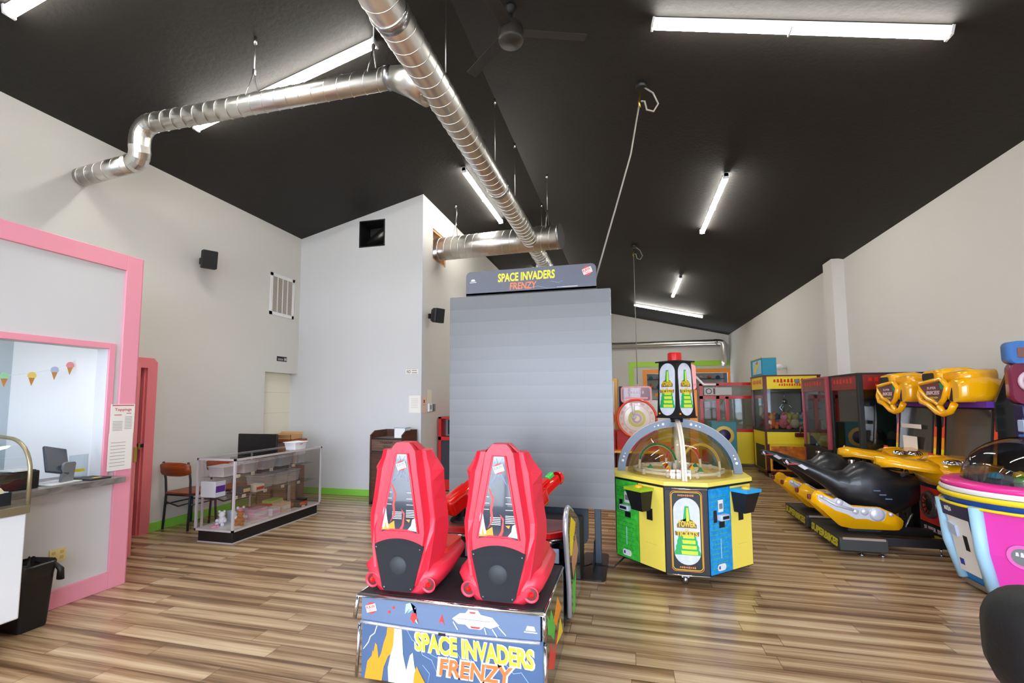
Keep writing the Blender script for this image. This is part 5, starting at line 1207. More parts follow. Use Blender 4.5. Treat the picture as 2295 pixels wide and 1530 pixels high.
# red front of pedestal with fan ring
m = MB(); m.box(3.095, 3.115, PCY-.16, PCY+.42, .22, .60, mat('pedestal_red', (206, 52, 34), .35, coat=.2, vary=.2, bscale=5)); m.box(3.09, 3.112, PCY-.16, PCY+.42, .12, .21, BLACK); m.text('SUPER BIKES', (3.087, PCY+.13, .165), -Y_, Z_, .045, mat('marquee_pale', (214, 186, 190), .4), .42, bold=.04); m.box(3.09, 3.11, PCY-.16, PCY+.42, .07, .11, mat('gold_trim', (190, 160, 50), .4)); m.build('pedestal_front', t)
m = MB(); m.lathe([(.10, -.03), (.125, -.035), (.14, -.02), (.145, 0)], (3.085, PCY+.2, .42), mat('ring_dark', (90, 80, 80), .3, .4), 28, 'x')
for k in range(14): a = 2*PI*k/14; m.box(-.012, -.004, .06, .12, -.006, .006, STEEL, 0, Matrix.Translation((3.085, PCY+.2, .42)) @ Matrix.Rotation(a, 4, 'X'))
m.lathe([(0, -.012), (.06, -.012), (.065, 0)], (3.085, PCY+.2, .42), BLACK, 20, 'x'); m.build('fan_ring', t)
m = MB(); m.box(3.085, 3.11, PCY-.33, PCY-.2, .45, .55, mat('reader_grey', (190, 204, 226), .3), .01); m.box(3.08, 3.087, PCY-.36, PCY-.18, .08, .40, BLACK, .004); m.box(3.074, 3.082, PCY-.28, PCY-.24, .2, .23, CHROME); m.build('coin_door', t)
# base slab and beam
m = MB(); m.box(2.0, 2.42, PCY-.40, PCY+.40, .045, .17, mat('slab_dark', (46, 46, 44), .5), .006); m.box(2.03, 2.4, PCY-.402, PCY-.385, .155, .175, mat('slab_edge', (150, 130, 120), .5)); m.text('SUPERBIKES', (1.9985, PCY, .107), -Y_, Z_, .085, mat('slab_yellow', (206, 196, 40), .5), .74, bold=.06, shear=.2); m.build('rear_base', t)
for y in (PCY-.22, PCY+.22):
    m = MB(); m.box(2.4, 3.15, y-.045, y+.045, .08, .16, BLACK, .005); m.build('base_beam', t)
for (x, y) in ((2.2, PCY-.36), (2.38, PCY-.36), (2.95, PCY-.2), (2.2, PCY+.36), (3.3, PCY-.38), (3.7, PCY-.38), (3.3, PCY+.38)):
    m = MB(); m.cyl(V(x, y, 0), V(x, y, .012), .025, STEEL, seg=14); m.cyl(V(x, y, .01), V(x, y, .08), .01, CHROME, seg=10); m.build('levelling_foot', t)
m = MB(); m.tube([V(3.06, PCY-.36, .02), V(3.02, PCY-.36, .10), V(3.10, PCY-.36, .25)], .014, STEEL, 8); m.build('bracket', t)
# the bike
bk = bpy.data.objects.new('motorcycle', None); C.objects.link(bk); bk.parent = t; bk.location = V(0, 0, 0)
bk.location = V(2.3, PCY, .3)-t.location
BB = mat('bike_black', (22, 24, 28), .38, coat=.15)
m = MB(); R_ = []
for (x, w, z0, z1) in ((1.63, .012, .87, .895), (1.70, .055, .82, .90), (1.84, .095, .74, .875), (2.0, .125, .63, .82), (2.12, .14, .52, .775), (2.22, .15, .42, .78), (2.30, .15, .40, .85), (2.40, .165, .36, .885), (2.52, .165, .34, .86), (2.64, .14, .36, .80), (2.76, .10, .42, .76), (2.88, .07, .5, .74)):
    R_.append([V(x, PCY+a*w, z0+(z1-z0)*b) for a, b in ((-.55, 0), (-.9, .3), (-1, .6), (-.75, .88), (-.3, 1), (.3, 1), (.75, .88), (1, .6), (.9, .3), (.55, 0))])
m.rings(R_, BB, True, True); m.build('seat_body', bk)
m = MB()
for s_ in (-1, 1):
    for (x, z, l) in ((1.80, .825, .09), (1.66, .865, .035)):
        m.poly([(-l*.5, .012), (-l*.1, .03), (l*.6, -.012), (l*.2, -.03)], (x, PCY+s_*(.090 if x > 1.7 else .052), z-.005), V(1, s_*.12, 0).normalized(), Z_, mat('logo_silver', (190, 184, 196), .35), .006, N=Y_*s_)
    m.box(1.66, 1.76, PCY+s_*.060, PCY+s_*.074, .84, .85, RED)
    for k in range(3): m.box(2.42+.05*k, 2.48+.05*k, PCY+s_*.160, PCY+s_*.168, .60-.04*k, .612-.04*k, mat('slot_blue', (90, 110, 130), .3))
m.build('tail_decal', bk)
m = MB()
for s_ in (-1, 1):
    m.tube([V(2.78, PCY+s_*.04, .80), V(2.70, PCY+s_*.22, .80), V(2.62, PCY+s_*.30, .79)], .018, BLACK, 8); m.lathe([(.03, 0), (.034, .02), (.03, .04)], (2.30, PCY+s_*.0, .86), CHROME, 12)
m.build('handlebar', bk)
m = MB(); R_ = []
for (x, w, z) in ((2.52, .04, .90), (2.62, .16, .92), (2.76, .22, .90), (2.90, .26, .88), (3.0, .28, .88)):
    R_.append([V(x, PCY-w, z-.07), V(x, PCY-w*.6, z+.01), V(x, PCY, z+.04), V(x, PCY+w*.6, z+.01), V(x, PCY+w, z-.07), V(x, PCY, z-.03)])
m.rings(R_, YELO, True, True); m.build('windshield_cowl', bk)
for s_ in (-1, 1):
    m = MB(); y = PCY+s_*.17
    top = [(1.84, .55), (1.88, .60), (1.95, .575), (2.0, .52), (2.07, .52), (2.12, .50), (2.2, .44), (2.32, .45), (2.44, .45), (2.55, .40), (2.64, .34)]
    bot = [(2.65, .30), (2.62, .235), (2.58, .225), (2.2, .22), (2.08, .24), (2.0, .32), (1.92, .40), (1.84, .46), (1.81, .50)]
    m.poly(top+bot, (0, y, 0), X_, Z_, YELO, .05*(1), N=Y_*s_)
    bmesh.ops.bevel(m.bm, geom=[e for e in m.bm.edges], offset=.012, segments=2, affect='EDGES')
    for f in m.bm.faces: f.smooth = True
    fg = m.build('side_fairing', bk)
    m = MB(); E_ = mat('engine_silver', (206, 206, 216), .25, .25)
    yy_ = y+s_*.052
    m.poly([(1.89, .555), (1.95, .54), (2.02, .51), (2.06, .53), (2.12, .50), (2.20, .445), (2.30, .445), (2.42, .445), (2.50, .41), (2.47, .32), (2.38, .31), (2.32, .33), (2.22, .325), (2.14, .37), (2.04, .40), (1.96, .455), (1.88, .515)], (0, yy_-s_*.006, 0), X_, Z_, E_, .012, N=Y_*s_)
    for (x, z, r) in ((2.41, .378, .068), (2.41, .378, .035), (2.30, .40, .036), (2.22, .40, .028), (2.08, .485, .034), (1.92, .535, .022), (2.53, .385, .02)):
        m.lathe([(0, s_*.022), (r*.6, s_*.02), (r, s_*.012), (r*1.02, 0)], (x, yy_, z), E_, 16, 'y')
    m.tube([V(1.93, yy_+s_*.01, .525), V(2.05, yy_+s_*.012, .455), V(2.2, yy_+s_*.012, .415)], .014, E_, 8); m.build('engine_cover', fg)
    m = MB(); m.box(1.80, 1.83, y-.0, y+s_*.045, .50, .55, mat('lamp_brown', (120, 40, 30), .2), .006); m.build('tail_lamp', fg)
m = MB(); m.box(2.1, 2.6, PCY-.12, PCY+.12, .24, .42, BLACK, .02); m.box(2.2, 2.5, PCY-.08, PCY+.08, .17, .25, BLACK); m.build('pivot_mount', bk)
dup(t, (2.9, PCY+.93, 0), 'farther yellow motorcycle racing game, half hidden behind the nearer one')
# give the far screen the paper notices it shows
sheet('screen_notice', 'white paper notice taped on the farther motorcycle screen', (3.305, PCY+.95, 1.02), -Y_, Z_, .3, .16, cat='notice')
sheet('screen_notice', 'narrow white strip taped above the notice on the farther motorcycle screen', (3.325, PCY+.95, 1.22), -Y_, Z_, .42, .05, cat='notice')

# ------------------------------------------------------------------ round pink and blue toddler game
KX_, KY_ = 3.12, 4.86
t = thing('bubble_dome_game', 'pink and blue round game with smoked dome at the right edge', 'arcade machine', (KX_, KY_, 0))
def kring(r, z, n=8, off=22.5): return [V(KX_+r*math.cos(math.radians(off+45*k)), KY_+r*math.sin(math.radians(off+45*k)), z) for k in range(n)]
m = MB()
for k in range(8):
    a = kring(.44, .06), kring(.52, .35), kring(.55, .70)
    c = {4: mat('panel_blue', (20, 128, 196), .3), 5: MAG, 3: MAG, 6: mat('panel_blue', (20, 128, 196), .3)}.get(k, MAG if k % 2 else mat('panel_blue', (20, 128, 196), .3))
    for lo, hi in ((a[0], a[1]), (a[1], a[2])):
        m._add([lo[k-1], lo[k], hi[k], hi[k-1]], [(0, 1, 2, 3)], c)
m._add(kring(.44, .06), [tuple(range(8))], BLACK); m._add(kring(.55, .70), [tuple(range(8))], WHITE)
m.build('cabinet', t)
for k in range(8):
    m = MB(); P = [kring(r, z)[k] for r, z in ((.44, .06), (.52, .35), (.55, .70))]; m.tube(P, .045, PALEB, 12); m.build('corner_pillar', t)
m = MB(); m.rings([kring(.46, .02), kring(.46, .06)], STEEL, True, True, smooth=False); m.build('base_ring', t)
# white door on the face turned to the camera side
def face(k):
    a, b, c, d = kring(.52, .35)[k-1], kring(.52, .35)[k], kring(.55, .70)[k-1], kring(.55, .70)[k]
    e, f = kring(.44, .06)[k-1], kring(.44, .06)[k]
    return e, f, c, d
for k, mm in ((4, PAPER), (5, None)):
    e, f, c, d = face(k)
    O = (e+f+c+d)/4; R = (f-e).normalized(); U = ((c+d)/2-(e+f)/2).normalized(); N = R.cross(U)
    if N.dot(O-V(KX_, KY_, O.z)) < 0: R = -R; N = -N
    O = O+N*.03
    if mm:
        m = MB(); m.poly([(-.13, -.25), (.12, -.25), (.13, .20), (-.13, .24)], O, R, U, PAPER, .006, N=N); m.poly([(.02, -.06), (.07, -.06), (.07, .06), (.02, .06)], O+N*.006, R, U, BLACK, .002, N=N); m.poly([(-.1, -.2), (-.05, -.2), (-.05, -.15), (-.1, -.15)], O+N*.006, R, U, BLUE, .002, N=N); m.poly([(-.11, .06), (-.02, .04), (-.02, .13), (-.11, .15)], O+N*.006, R, U, mat('reader_grey', (190, 204, 226), .3), .02, N=N); m.build('white_door', t)
        m = MB(); m.poly([(-.17, .20), (.17, .20), (.17, .31), (-.17, .31)], O, R, U, NAVY, .01, N=N); m.scrawl(4, O+N*.011+U*.26-R*.08, R, U, .045, PAPER, .09); m.build('number_panel', t)
    else:
        m = MB(); m.poly(arc(0, 0, .09, 0, 360, 24)[:-1], O+R*.03, R, U, mat('pink_badge', (240, 120, 200), .3), .008, N=N); m.poly(arc(0, 0, .065, 0, 360, 24)[:-1], O+R*.03+N*.008, R, U, GREY, .002, N=N); m.scrawl(3, O+R*.03+N*.0105+U*.02, R, U, .04, WHITE, .08); m.build('round_badge', t)
m = MB(); m.tube([V(KX_+.555*math.cos(a), KY_+.555*math.sin(a), .765) for a in [2*PI*k/40 for k in range(40)]], .022, YELLOW, 10, closed=True); m.build('yellow_ring', t)
m = MB(); m.tube([V(KX_+.56*math.cos(a), KY_+.56*math.sin(a), .69) for a in [2*PI*k/40 for k in range(40)]], .012, YELLOW, 8, closed=True); m.build('lower_ring', t)
m = MB(); m.lathe([(.54, .70), (.56, .76), (.54, .80)], (KX_, KY_, 0), mat('band_blue', (20, 70, 150), .3), 40); m.build('blue_band', t)
m = MB(); m.lathe([(.55, .79), (.565, .81), (.55, .83)], (KX_, KY_, 0), WHITE, 40); m.lathe([(.54, .825), (.555, .85), (.53, .875), (.42, .88)], (KX_, KY_, 0), HPINK, 40); m.lathe([(.42, .879), (0, .88)], (KX_, KY_, 0), mat('play_blue', (90, 120, 160), .3, vary=.2, bscale=8), 40); m.build('top_rim', t)
m = MB(); m.lathe([(.42*math.cos(a), .88+.36*math.sin(a)) for a in [PI/2*k/12 for k in range(13)]], (KX_, KY_, 0), GLS, 40); m.build('smoked_dome', t)
m = MB()
for k in range(5): a = k*1.3; m.lathe([(0, .05), (.045, .03), (.05, 0)], (KX_+.2*math.cos(a), KY_+.2*math.sin(a), .89), (RED, YELLOW, SKY, LGREEN, ORANGE)[k], 12)
m.build('bumper', t)
# sign column
t = thing('sign_column', 'blue and maroon sign column rising behind the pink and blue game', 'sign', (3.28, 5.30, 0))
t.location = (3.42, 5.34, 0)
m = MB(); m.box(-.05, .05, -.05, .05, 0, 1.5, NAVY, .01); m.build('post', t, world=False)
m = MB(); R_ = [[V(a, y, b) for a, b in rrect(-.12, .12, 1.86, 2.06, .05)] for y in (-.10, .02)]; m.rings(R_, mat('screen_blue', (70, 120, 190), .3), True, True); m.poly(rrect(-.075, .075, 1.91, 2.0, .01), (0, -.102, 0), X_, Z_, mat('screen_brown', (130, 92, 84), .3), .004, N=-Y_); m.build('head_box', t, world=False)
m = MB(); R_ = [[V(a, y, b) for a, b in rrect(-.10, .16, 1.50, 1.88, .08)] for y in (-.06, .03)]; m.rings(R_, mat('column_maroon', (120, 30, 60), .3, coat=.3), True, True)
m.tube([V(.03+.08*math.cos(a), -.07, 1.7+.08*math.sin(a)) for a in [2*PI*k/20 for k in range(20)]], .02, mat('spiral_pale', (216, 190, 200), .3), 8, closed=True); m.build('swirl_panel', t, world=False)
for k in range(3):
    m = MB(); m.box(-.06, .16, -.08, -.0, 1.12+.13*k, 1.23+.13*k, (mat('tile_blue', (60, 110, 200), .3), mat('tile_pale', (170, 190, 220), .3), NAVY)[k], .01); m.build('stacked_tile', t, world=False)

# ------------------------------------------------------------------ black padded seat in the near right corner
t = thing('padded_seat', 'large black padded seat back in the near right corner', 'seat', (1.185, 1.55, 0))
m = MB(); R_ = []
for (y, s) in ((-.13, .80), (-.10, .93), (-.04, 1.0), (.04, 1.0), (.10, .93), (.13, .80)):
    R_.append([V(a*s, y, .935+b*s) for a, b in rrect(-.29, .29, -.16, .12, .10, 6)])
m.rings(R_, mat('seat_vinyl', (7, 10, 14), .6, bump=.2, bscale=90), True, True); m.build('cushion', t, world=False)
m = MB(); m.cyl(V(.12, .02, .0), V(.12, .02, .85), .035, BLACK); m.lathe([(.2, 0), (.2, .02), (.04, .04)], (.12, .02, 0), BLACK, 28, cap=True); m.build('pedestal', t, world=False)

# ------------------------------------------------------------------ claw machines
def claw_machine(x0, x1, y0, y1, h, zb, frame, basec, headc, title, label, door=True, hh=.27):
    t = thing('claw_machine', label, 'claw machine', ((x0+x1)/2, (y0+y1)/2, 0))
    m = MB(); m.box(x0, x1, y0, y1, .10, zb-.02, basec, .004); m.box(x0-.004, x1+.004, y0-.004, y1+.004, .08, .13, frame); m.box(x0-.005, x1+.005, y0-.005, y1+.005, zb-.05, zb, BLACK); m.build('base_cabinet', t)
    w = .055
    for (a, b) in ((x0, y0), (x1-w, y0), (x0, y1-w), (x1-w, y1-w)):
        m = MB(); m.box(a-.004, a+w+.004, b-.004, b+w+.004, .08, h, frame, .004); m.build('corner_post', t)
    for b in ((x0+w, x1-w, y0+.01, y0+.016), (x0+.01, x0+.016, y0+w, y1-w), (x1-.016, x1-.01, y0+w, y1-w)):
        m = MB(); m.box(b[0], b[1], b[2], b[3], zb, h-hh, GLT if frame is not BLACK else GLS); m.build('glass_panel', t)
    m = MB(); m.box(x0+w, x1-w, y1-.03, y1-.02, zb, h-hh, mat('claw_back', (190, 184, 172), .3, .2)); m.build('rear_panel', t)
    m = MB(); m.box(x0, x1, y0, y1, h-hh, h, headc, .004); m.box(x0-.01, x1+.01, y0-.01, y1+.01, h-.015, h+.01, frame)
    m.scrawl(title, ((x0+x1)/2-.05, y0-.0005, h-hh/2+.03), X_, Z_, hh*.3, RED, (x1-x0)*.55); m.scrawl(title, ((x0+x1)/2-.03, y0-.0005, h-hh/2-.05), X_, Z_, hh*.2, ORANGER, (x1-x0)*.4)
    m.scrawl(title, (x0-.0005, (y0+y1)/2, h-hh/2+.02), -Y_, Z_, hh*.34, RED, (y1-y0)*.7)
    for k in range(3): m.lathe([(0, -.003), (.05, -.002), (.052, 0)], (x1-.15-.13*k, y0, h-hh*.45), (ORANGE, LGREEN, GREY)[k], 12, 'y')
    m.build('header_sign', t)
    cx, cy = (x0+x1)/2, (y0+y1)/2
    m = MB(); m.box(x0+w, x1-w, cy-.03, cy+.03, h-hh-.05, h-hh, STEEL); m.cyl(V(cx, cy, h-hh-.3), V(cx, cy, h-hh), .012, STEEL, seg=10); m.lathe([(.05, h-hh-.3), (.05, h-hh-.22), (.02, h-hh-.2)], (cx, cy, 0), CHROME, 14, cap=True)
    for k in range(3):
        a = 2*PI*k/3; m.tube([V(cx+.04*math.cos(a), cy+.04*math.sin(a), h-hh-.29), V(cx+.13*math.cos(a), cy+.13*math.sin(a), h-hh-.38), V(cx+.04*math.cos(a), cy+.04*math.sin(a), h-hh-.48)], .009, CHROME, 6)
    m.build('claw', t)
    m = MB(); m.box(x0+.1, x0+.34, y0-.008, y0, .16, .46, BLACK); m.box(x0-.01, x0, y0+.14, y1-.24, .14, .62 if zb > .8 else .5, BLACK); m.build('prize_door', t)
    m = MB(); m.box(cx, cx+.2, y0-.06, y0, zb-.14, zb-.06, frame, .01); m.cyl(V(cx+.1, y0-.03, zb-.06), V(cx+.1, y0-.03, zb+.02), .01, STEEL, seg=8); m.lathe([(0, .02), (.02, 0), (0, -.02)], (cx+.1, y0-.03, zb+.03), RED, 10); m.build('joystick', t)
    for (a, b) in ((x0+.06, y0+.05), (x1-.06, y0+.05), (x0+.06, y1-.06), (x1-.06, y1-.06)):
        m = MB(); m.cyl(V(a-.015, b, .035), V(a+.015, b, .035), .035, STEEL, seg=14); m.box(a-.02, a+.02, b-.02, b+.02, .035, .085, STEEL); m.build('caster', t)
    return t
c1 = claw_machine(2.64, 3.66, 10.72, 11.75, 2.03, .95, MAROON, YELLOW, YELLOW, 9, 'yellow and maroon claw machine with a blue box on its roof')
m = MB(); m.box(2.72, 3.6, 10.712, 10.718, .14, .62, mat('fruit_art', (236, 120, 40), .4, vary=.6, bscale=9)); m.build('art_panel', c1)
m = MB(); m.box(2.66, 3.64, 10.70, 10.72, .66, .90, YELLOW); m.build('art_band', c1)
c2 = claw_machine(3.02, 3.80, 8.62, 9.74, 1.90, .76, mat('post_rose', (170, 70, 80), .35), BLACK, mat('header_plum', (110, 56, 56), .35), 7, 'dark rose posted claw machine before the pilaster', hh=.22)
c3 = claw_machine(3.05, 3.82, 7.60, 8.56, 1.90, .80, BLACK, BLACK, mat('header_red', (130, 30, 24), .35), 6, 'black framed claw machine directly behind the motorcycle hoods', hh=.22)
m = MB(); m.box(c3.location.x-.3, c3.location.x+.2, 7.9, 8.3, .8, 1.6, mat('chute_blue', (120, 170, 190), .25)); m.build('prize_chute', c3)
PL = [((250, 120, 60), (252, 160, 90)), ((236, 110, 120), (246, 150, 160)), ((206, 50, 50), (230, 210, 180)), ((214, 196, 160), (190, 170, 120)), ((120, 140, 150), (80, 100, 110)), ((80, 70, 150), (130, 120, 190)), ((240, 200, 60), (250, 230, 120)), ((90, 160, 200), (200, 220, 230))]
PM = [(mat('plushA%d' % i, a, .9), mat('plushB%d' % i, b, .9)) for i, (a, b) in enumerate(PL)]
CN = ['orange', 'pink', 'red', 'tan', 'grey', 'purple', 'yellow', 'light blue']
def fill(c, x0, x1, y0, y1, z, idx, where):
    for k, i in enumerate(idx):
        x = x0+(x1-x0)*((k % 4)+.5)/4; y = y0+(y1-y0)*((k//4)+.5)/2
        p = ('front left', 'front, second from left', 'front, third from left', 'front right', 'back left', 'back, second from left', 'back, third from left', 'back right')[k]
        plush('plush_toy', x, y, z, 1.0, PM[i][0], PM[i][1], '%s plush in the %s, %s' % (CN[i], where, p), 'plush toys in the '+where, rz=k*1.1, cat='plush toy')
fill(c1, 2.72, 3.58, 10.8, 11.6, .955, (0, 1, 3, 3, 2, 4, 6, 7), 'yellow claw machine')
fill(c2, 3.10, 3.74, 8.70, 9.4, .765, (5, 3, 7, 5, 4, 3, 6, 5), 'rose posted claw machine')
fill(c3, 3.12, 3.76, 7.68, 8.4, .805, (7, 4, 7, 6, 3, 5, 4, 7), 'black claw machine')
# teal sign box on the roof
t = thing('roof_sign_box', 'teal box sign with a painted panel standing on the yellow claw machine', 'sign', (2.62, 11.3, 2.045))
m = MB(); m.box(2.64, 2.9, 10.74, 11.7, 2.042, 2.40, TEAL, .004); m.box(2.635, 2.905, 10.735, 11.705, 2.395, 2.41, mat('sign_tan', (210, 180, 110), .5)); m.build('box', t)
m = MB(); m.box(2.634, 2.64, 10.85, 11.5, 2.08, 2.36, PALEB); m.poly([(-.2, .06), (.1, .26), (.2, .2), (-.1, .0)], (2.633, 11.2, 2.09), -Y_, Z_, YELLOW, .001, N=-X_); m.poly([(-.05, .2), (.1, .28), (.15, .2)], (2.632, 11.2, 2.09), -Y_, Z_, RED, .001, N=-X_); m.build('painted_panel', t)

# ------------------------------------------------------------------ middle distance games
# red glazed pusher
t = thing('red_glass_game', 'wide red framed glass game behind the clear domed tower game', 'arcade machine', (2.2, 12.9, 0))
x0, x1, y0, y1 = 1.62, 3.70, 12.2, 13.2
m = MB(); m.box(x0, x1, y0, y1, .08, .80, YELLOW, .004); m.poly([(.1, .1), (.5, .72), (.75, .72), (.5, .4), (.7, .45), (.35, .1)], (x0, y0, .02), X_, Z_, NAVY, .004, N=-Y_); m.poly([(.0, .08), (.25, .08), (.45, .42), (.3, .5), (.0, .35)], (x0, y0-.002, .02), X_, Z_, ORANGER, .004, N=-Y_); m.build('base_cabinet', t)
m = MB(); w = .07
for x in (x0, x0+.36, x0+.56, x0+1.3, x1-w):
    m.box(x, x+w, y0, y0+w, .80, 1.93 if x in (x0, x0+.36, x1-w) else 1.62, RED)
for z in (.80, 1.57, 1.88): m.box(x0, x1, y0, y0+w, z, z+.07, RED)
m.box(x0, x0+w, y1-w, y1, .8, 1.93, RED); m.box(x1-w, x1, y1-w, y1, .8, 1.93, RED); m.build('frame', t)
m = MB(); m.box(x0+w, x1-w, y0+.03, y0+.036, .87, 1.57, GLT); m.build('glass_panel', t)
m = MB(); m.box(x0+w, x1-w, y1-.1, y1-.08, .8, 1.9, mat('back_grey', (150, 150, 142), .4)); m.build('rear_panel', t)
m = MB()
for (x, z) in ((x0+.14, 1.2), (x0+.42-.1, 1.22)):
    m.box(x, x+.14, y0+.3, y0+.4, z-.12, z+.12, mat('prize_pale', (220, 226, 240), .4), .02); m.box(x, x+.14, y0+.3, y0+.4, z+.14, z+.3, mat('prize_pale', (220, 226, 240), .4), .02)
m.build('hanging_prize', t)
m = MB(); m.box(x0+.1, x0+.7, y0-.01, y0, 1.66, 1.84, mat('sign_grey', (206, 204, 200), .4)); m.tube([V(x0+.2+.06*math.cos(a), y0-.015, 1.75+.06*math.sin(a)) for a in [2*PI*k/16 for k in range(16)]], .008, MAROON, 6, closed=True); m.box(x0+.3, x0+.34, y0-.02, y0-.01, 1.68, 1.82, MAROON); m.build('top_sign', t)
# tall orange pole game with red top
t = thing('pole_game', 'tall orange pole game with a glossy red top beside the black tower', 'arcade machine', (1.17, 10.0, 0))
m = MB(); m.box(1.12, 1.28, 9.98, 10.08, .3, 1.75, ORANGE, .01); m.build('pole', t)
m = MB(); R_ = [[V(1.20+a, y, b) for a, b in rrect(-.10, .06, 1.74, 2.24, .07)] for y in (9.9, 10.05)]; m.rings(R_, ORANGER, True, True); m.lathe([(0, .05), (.04, .03), (.05, 0)], (1.13, 9.9, 2.12), mat('chrome_pale', (214, 218, 232), .25, .7), 12); m.build('red_top', t)
m = MB(); m.tube([V(1.26, 9.95, 2.0), V(1.4, 9.95, 1.84), V(1.62, 9.95, 1.84)], .022, WHITE, 8); m.build('arm', t)
m = MB(); m.box(.85, 1.5, 9.8, 10.3, .0, .3, NAVY, .01); m.build('base', t)
# spinning wheel games
def wheel_game(x, y, label):
    t = thing('wheel_game', label, 'arcade machine', (x, y, 0))
    m = MB(); m.box(-.36, .36, 0, .7, 0, .62, MAROON, .006); m.box(-.36, .36, .25, .7, .62, 1.0, mat('wheel_red', (190, 30, 40), .3), .01); m.box(-.02, .0, -.004, 0, .1, .6, RED); m.build('cabinet', t, world=False)
    m = MB(); m.box(-.38, .38, -.06, .3, .62, .66, YELO, .01); m.build('control_shelf', t, world=False)
    m = MB(); m.box(.1, .18, -.01, 0, .42, .48, mat('label_dim', (150, 120, 90), .4)); m.build('coin_slot', t, world=False)
    c = (0, .2, 1.22)
    m = MB(); m.lathe([(.355, 0), (.355, -.05), (.325, -.06), (.315, -.03)], c, ORANGER, 40, 'y'); m.lathe([(.355, 0), (0, 0)], c, ORANGER, 40, 'y'); m.build('wheel_rim', t, world=False)
    m = MB(); m.lathe([(.315, -.02), (0, -.021)], c, mat('wheel_face', (238, 222, 210), .2, coat=.5), 40, 'y')
    m.lathe([(.15, -.024), (.10, -.0245)], c, mat('wheel_gold', (206, 200, 90), .3), 32, 'y'); m.lathe([(.09, -.024), (.05, -.0245)], c, mat('wheel_mauve', (206, 160, 170), .3), 32, 'y'); m.lathe([(.235, -.0235), (.228, -.024)], c, mat('wheel_mauve', (206, 160, 170), .3), 40, 'y')
    for k in range(16):
        a = 2*PI*k/16; R = V(-math.sin(a), 0, math.cos(a)); U = V(math.cos(a), 0, math.sin(a))
        m.text(str((10, 25, 50, 100)[k % 4]), Vector(c)+V(.27*math.cos(a), -.026, .27*math.sin(a)), V(math.sin(a), 0, -math.cos(a)), U, .035, REDA if k % 2 else mat('wheel_mauve', (206, 160, 170), .3))
    m.build('wheel_face', t, world=False)
    m = MB(); m.tube([V(-.06, .16, 1.5), V(-.05, .15, 1.26)], [.03, .018], WHITEG, 10); m.lathe([(0, -.05), (.035, -.04), (.045, -.02)], (-.05, .19, 1.25), WHITEG, 16, 'y'); m.build('pointer', t, world=False)
    m = MB(); m.poly(rrect(-.27, .27, 1.50, 1.80, .06), (0, .22, 0), X_, Z_, mat('sign_rose', (232, 150, 150), .3), .05, N=-Y_); m.poly(rrect(-.24, .24, 1.54, 1.77, .04), (0, .169, 0), X_, Z_, mat('sign_dark', (120, 20, 34), .2, coat=.5), .004, N=-Y_); m.box(-.2, .2, .160, .165, 1.57, 1.60, mat('sign_rose', (232, 150, 150), .3)); m.scrawl(6, (.0, .164, 1.69), X_, Z_, .05, mat('sign_pale', (226, 196, 206), .4), .3); m.build('sign', t, world=False)
    return t
w1 = wheel_game(.12, 8.8, 'red wheel of numbers game between the tall screen and the tower game')
dup(w1, (-.62, 8.8, 0), 'second red wheel game almost hidden behind the tall grey screen')
# silver and gold cabinet behind the wheels
t = thing('tall_cabinet_game', 'tall white and gold edged cabinet behind the wheel games', 'arcade machine', (-.35, 9.9, 0))
m = MB(); m.box(-.75, -.22, 9.7, 10.2, 0, 1.98, mat('cabinet_gold', (214, 170, 80), .35), .01); m.box(-.7, -.29, 9.68, 9.7, .5, 1.92, WHITEG); m.build('body', t)
m = MB(); m.box(-.20, -.10, 9.75, 10.2, 0, 1.82, NAVY, .01); m.build('side_wing', t)
t = thing('carnival_stand', 'yellow and orange low stand far behind the clear dome', 'arcade machine', (.75, 10.6, 0))
m = MB(); m.box(.35, 1.0, 10.4, 11.0, 0, .95, YELLOW, .01); m.box(.38, .97, 10.39, 10.4, .2, .7, ORANGE); m.build('base', t)
m = MB(); m.box(.36, .99, 10.6, 11.0, .95, 1.55, mat('stand_white', (228, 224, 216), .4), .02); m.lathe([(0, .08), (.06, .06), (.08, 0)], (.6, 10.6, 1.62), ORANGE, 12); m.build('topper', t)
t = thing('teal_kiosk_game', 'dark teal cabinet standing right of the yellow stand behind the dome', 'arcade machine', (1.9, 10.9, 0))
m = MB(); m.box(1.62, 2.1, 10.7, 11.2, 0, 1.1, mat('kiosk_teal', (30, 120, 130), .4), .01); m.build('body', t)
m = MB(); m.lathe([(0, -.01), (.18, -.008), (.19, 0)], (1.86, 10.7, .82), mat('badge_gold', (226, 190, 90), .4), 20, 'y'); m.lathe([(0, -.014), (.12, -.012), (.125, -.008)], (1.86, 10.7, .82), NAVY, 20, 'y'); m.build('round_badge', t)
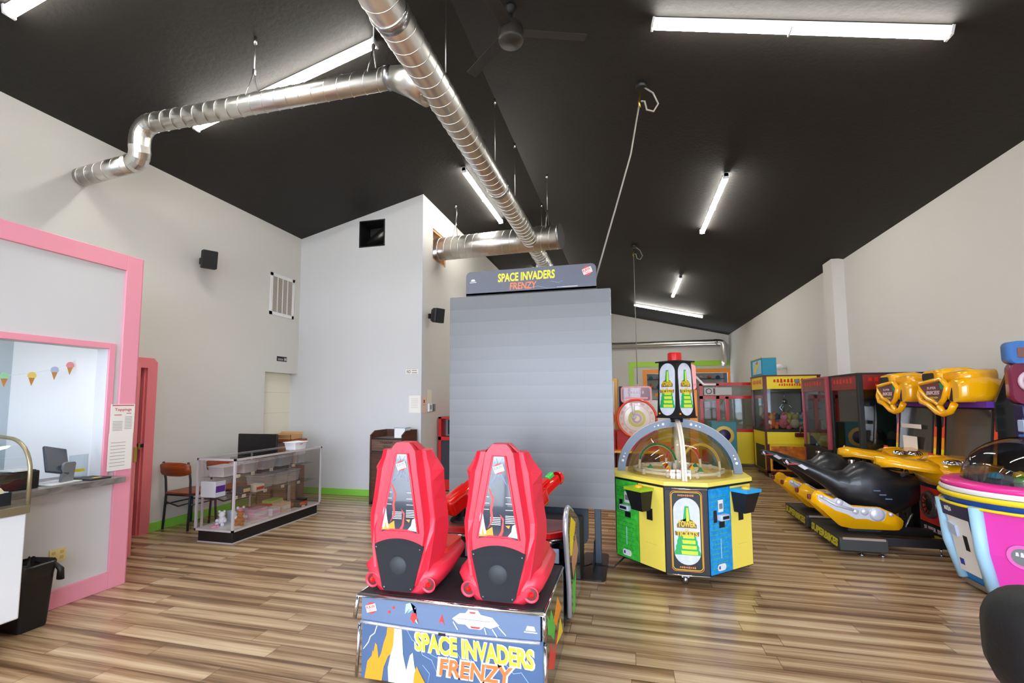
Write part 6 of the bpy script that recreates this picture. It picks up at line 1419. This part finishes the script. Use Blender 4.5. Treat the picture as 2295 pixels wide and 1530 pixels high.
# prize shelves behind the orange framed opening
t = thing('prize_shelf', 'long prize shelf seen through the orange framed opening at the back', 'shelf', (2.2, YB+.8, 0))
m = MB()
for z in (1.1, 1.55, 2.0, 2.4): m.box(bx0, bx1, YB+.6, YB+.95, z, z+.02, DGREY)
m.box(bx0, bx1, YB+.95, YB+.97, 1.0, 2.7, mat('shelf_back', (190, 188, 178), .6)); m.build('shelving', t)
k = 0
colw = [(mat('prize%d' % i, c, .6), n) for i, (c, n) in enumerate((((196, 110, 60), 'orange'), ((70, 130, 120), 'green'), ((40, 90, 120), 'blue'), ((190, 180, 160), 'cream'), ((160, 60, 60), 'red')))]
for zi, z in enumerate((2.02, 2.42)):
    for i in range(9):
        mm, n = colw[(i*2+zi) % 5]; x = bx0+.18+.33*i; m = MB(); s_ = .09
        m.lathe([(0, 0), (s_, .02), (s_*1.05, .1), (s_*.6, .15), (s_*.6, .2), (0, .22)] if zi == 0 else [(0, 0), (s_*.8, .01), (s_, .06), (s_*.6, .11), (0, .13)], (x, YB+.72, z), mm, 10)
        m.build('prize_toy', label='%s prize on the %s shelf of the orange framed opening, number %d from the left' % (n, ('middle', 'top')[zi], i+1), cat='prize', group='prizes on the back shelves')

# ------------------------------------------------------------------ camera
f, yaw, pitch, roll, pcx, pcy = 1072.95, 14.4886, 4.6952, -.2532, 1132.2, 809.35
y_, p_, r_ = map(math.radians, (yaw, pitch, roll))
fw = V(-math.sin(y_)*math.cos(p_), math.cos(y_)*math.cos(p_), math.sin(p_)); rt = V(math.cos(y_), math.sin(y_), 0); up = rt.cross(fw)
rr, uu = math.cos(r_)*rt+math.sin(r_)*up, -math.sin(r_)*rt+math.cos(r_)*up
cd = bpy.data.cameras.new('camera'); cam = bpy.data.objects.new('camera', cd); C.objects.link(cam)
cam.matrix_world = Matrix(((rr.x, uu.x, -fw.x, 0), (rr.y, uu.y, -fw.y, 0), (rr.z, uu.z, -fw.z, 1.55), (0, 0, 0, 1)))
cd.sensor_fit = 'HORIZONTAL'; cd.sensor_width = 36; cd.lens = 36*f/2295
cd.shift_x = (1147.5-pcx)/2295; cd.shift_y = (pcy-765)/2295; cd.clip_start = .05
sc.camera = cam

# ------------------------------------------------------------------ light
w = bpy.data.worlds.new('world'); sc.world = w; w.use_nodes = True; nt = w.node_tree
bg = nt.nodes['Background']; bg.inputs['Color'].default_value = (*lin((222, 235, 255)), 1); bg.inputs['Strength'].default_value = 15.5
for (a, b) in wins:
    ld = bpy.data.lights.new('daylight_portal', 'AREA'); ld.shape = 'RECTANGLE'; ld.size = b-a; ld.size_y = 3.0; ld.cycles.is_portal = True
    lo = bpy.data.objects.new('daylight_portal', ld); C.objects.link(lo); lo.location = ((a+b)/2, YF-.2, 1.8); lo.rotation_euler = (math.radians(90), 0, 0)
sc.view_settings.view_transform = 'Standard'; sc.view_settings.look = 'None'; sc.view_settings.gamma = 1; sc.view_settings.use_curve_mapping = False
sc.view_settings.exposure = 0.38
sc.cycles.max_bounces = 7; sc.cycles.diffuse_bounces = 4; sc.cycles.glossy_bounces = 4; sc.cycles.transparent_max_bounces = 16; sc.cycles.sample_clamp_indirect = 8
sc.cycles.caustics_reflective = False; sc.cycles.caustics_refractive = False
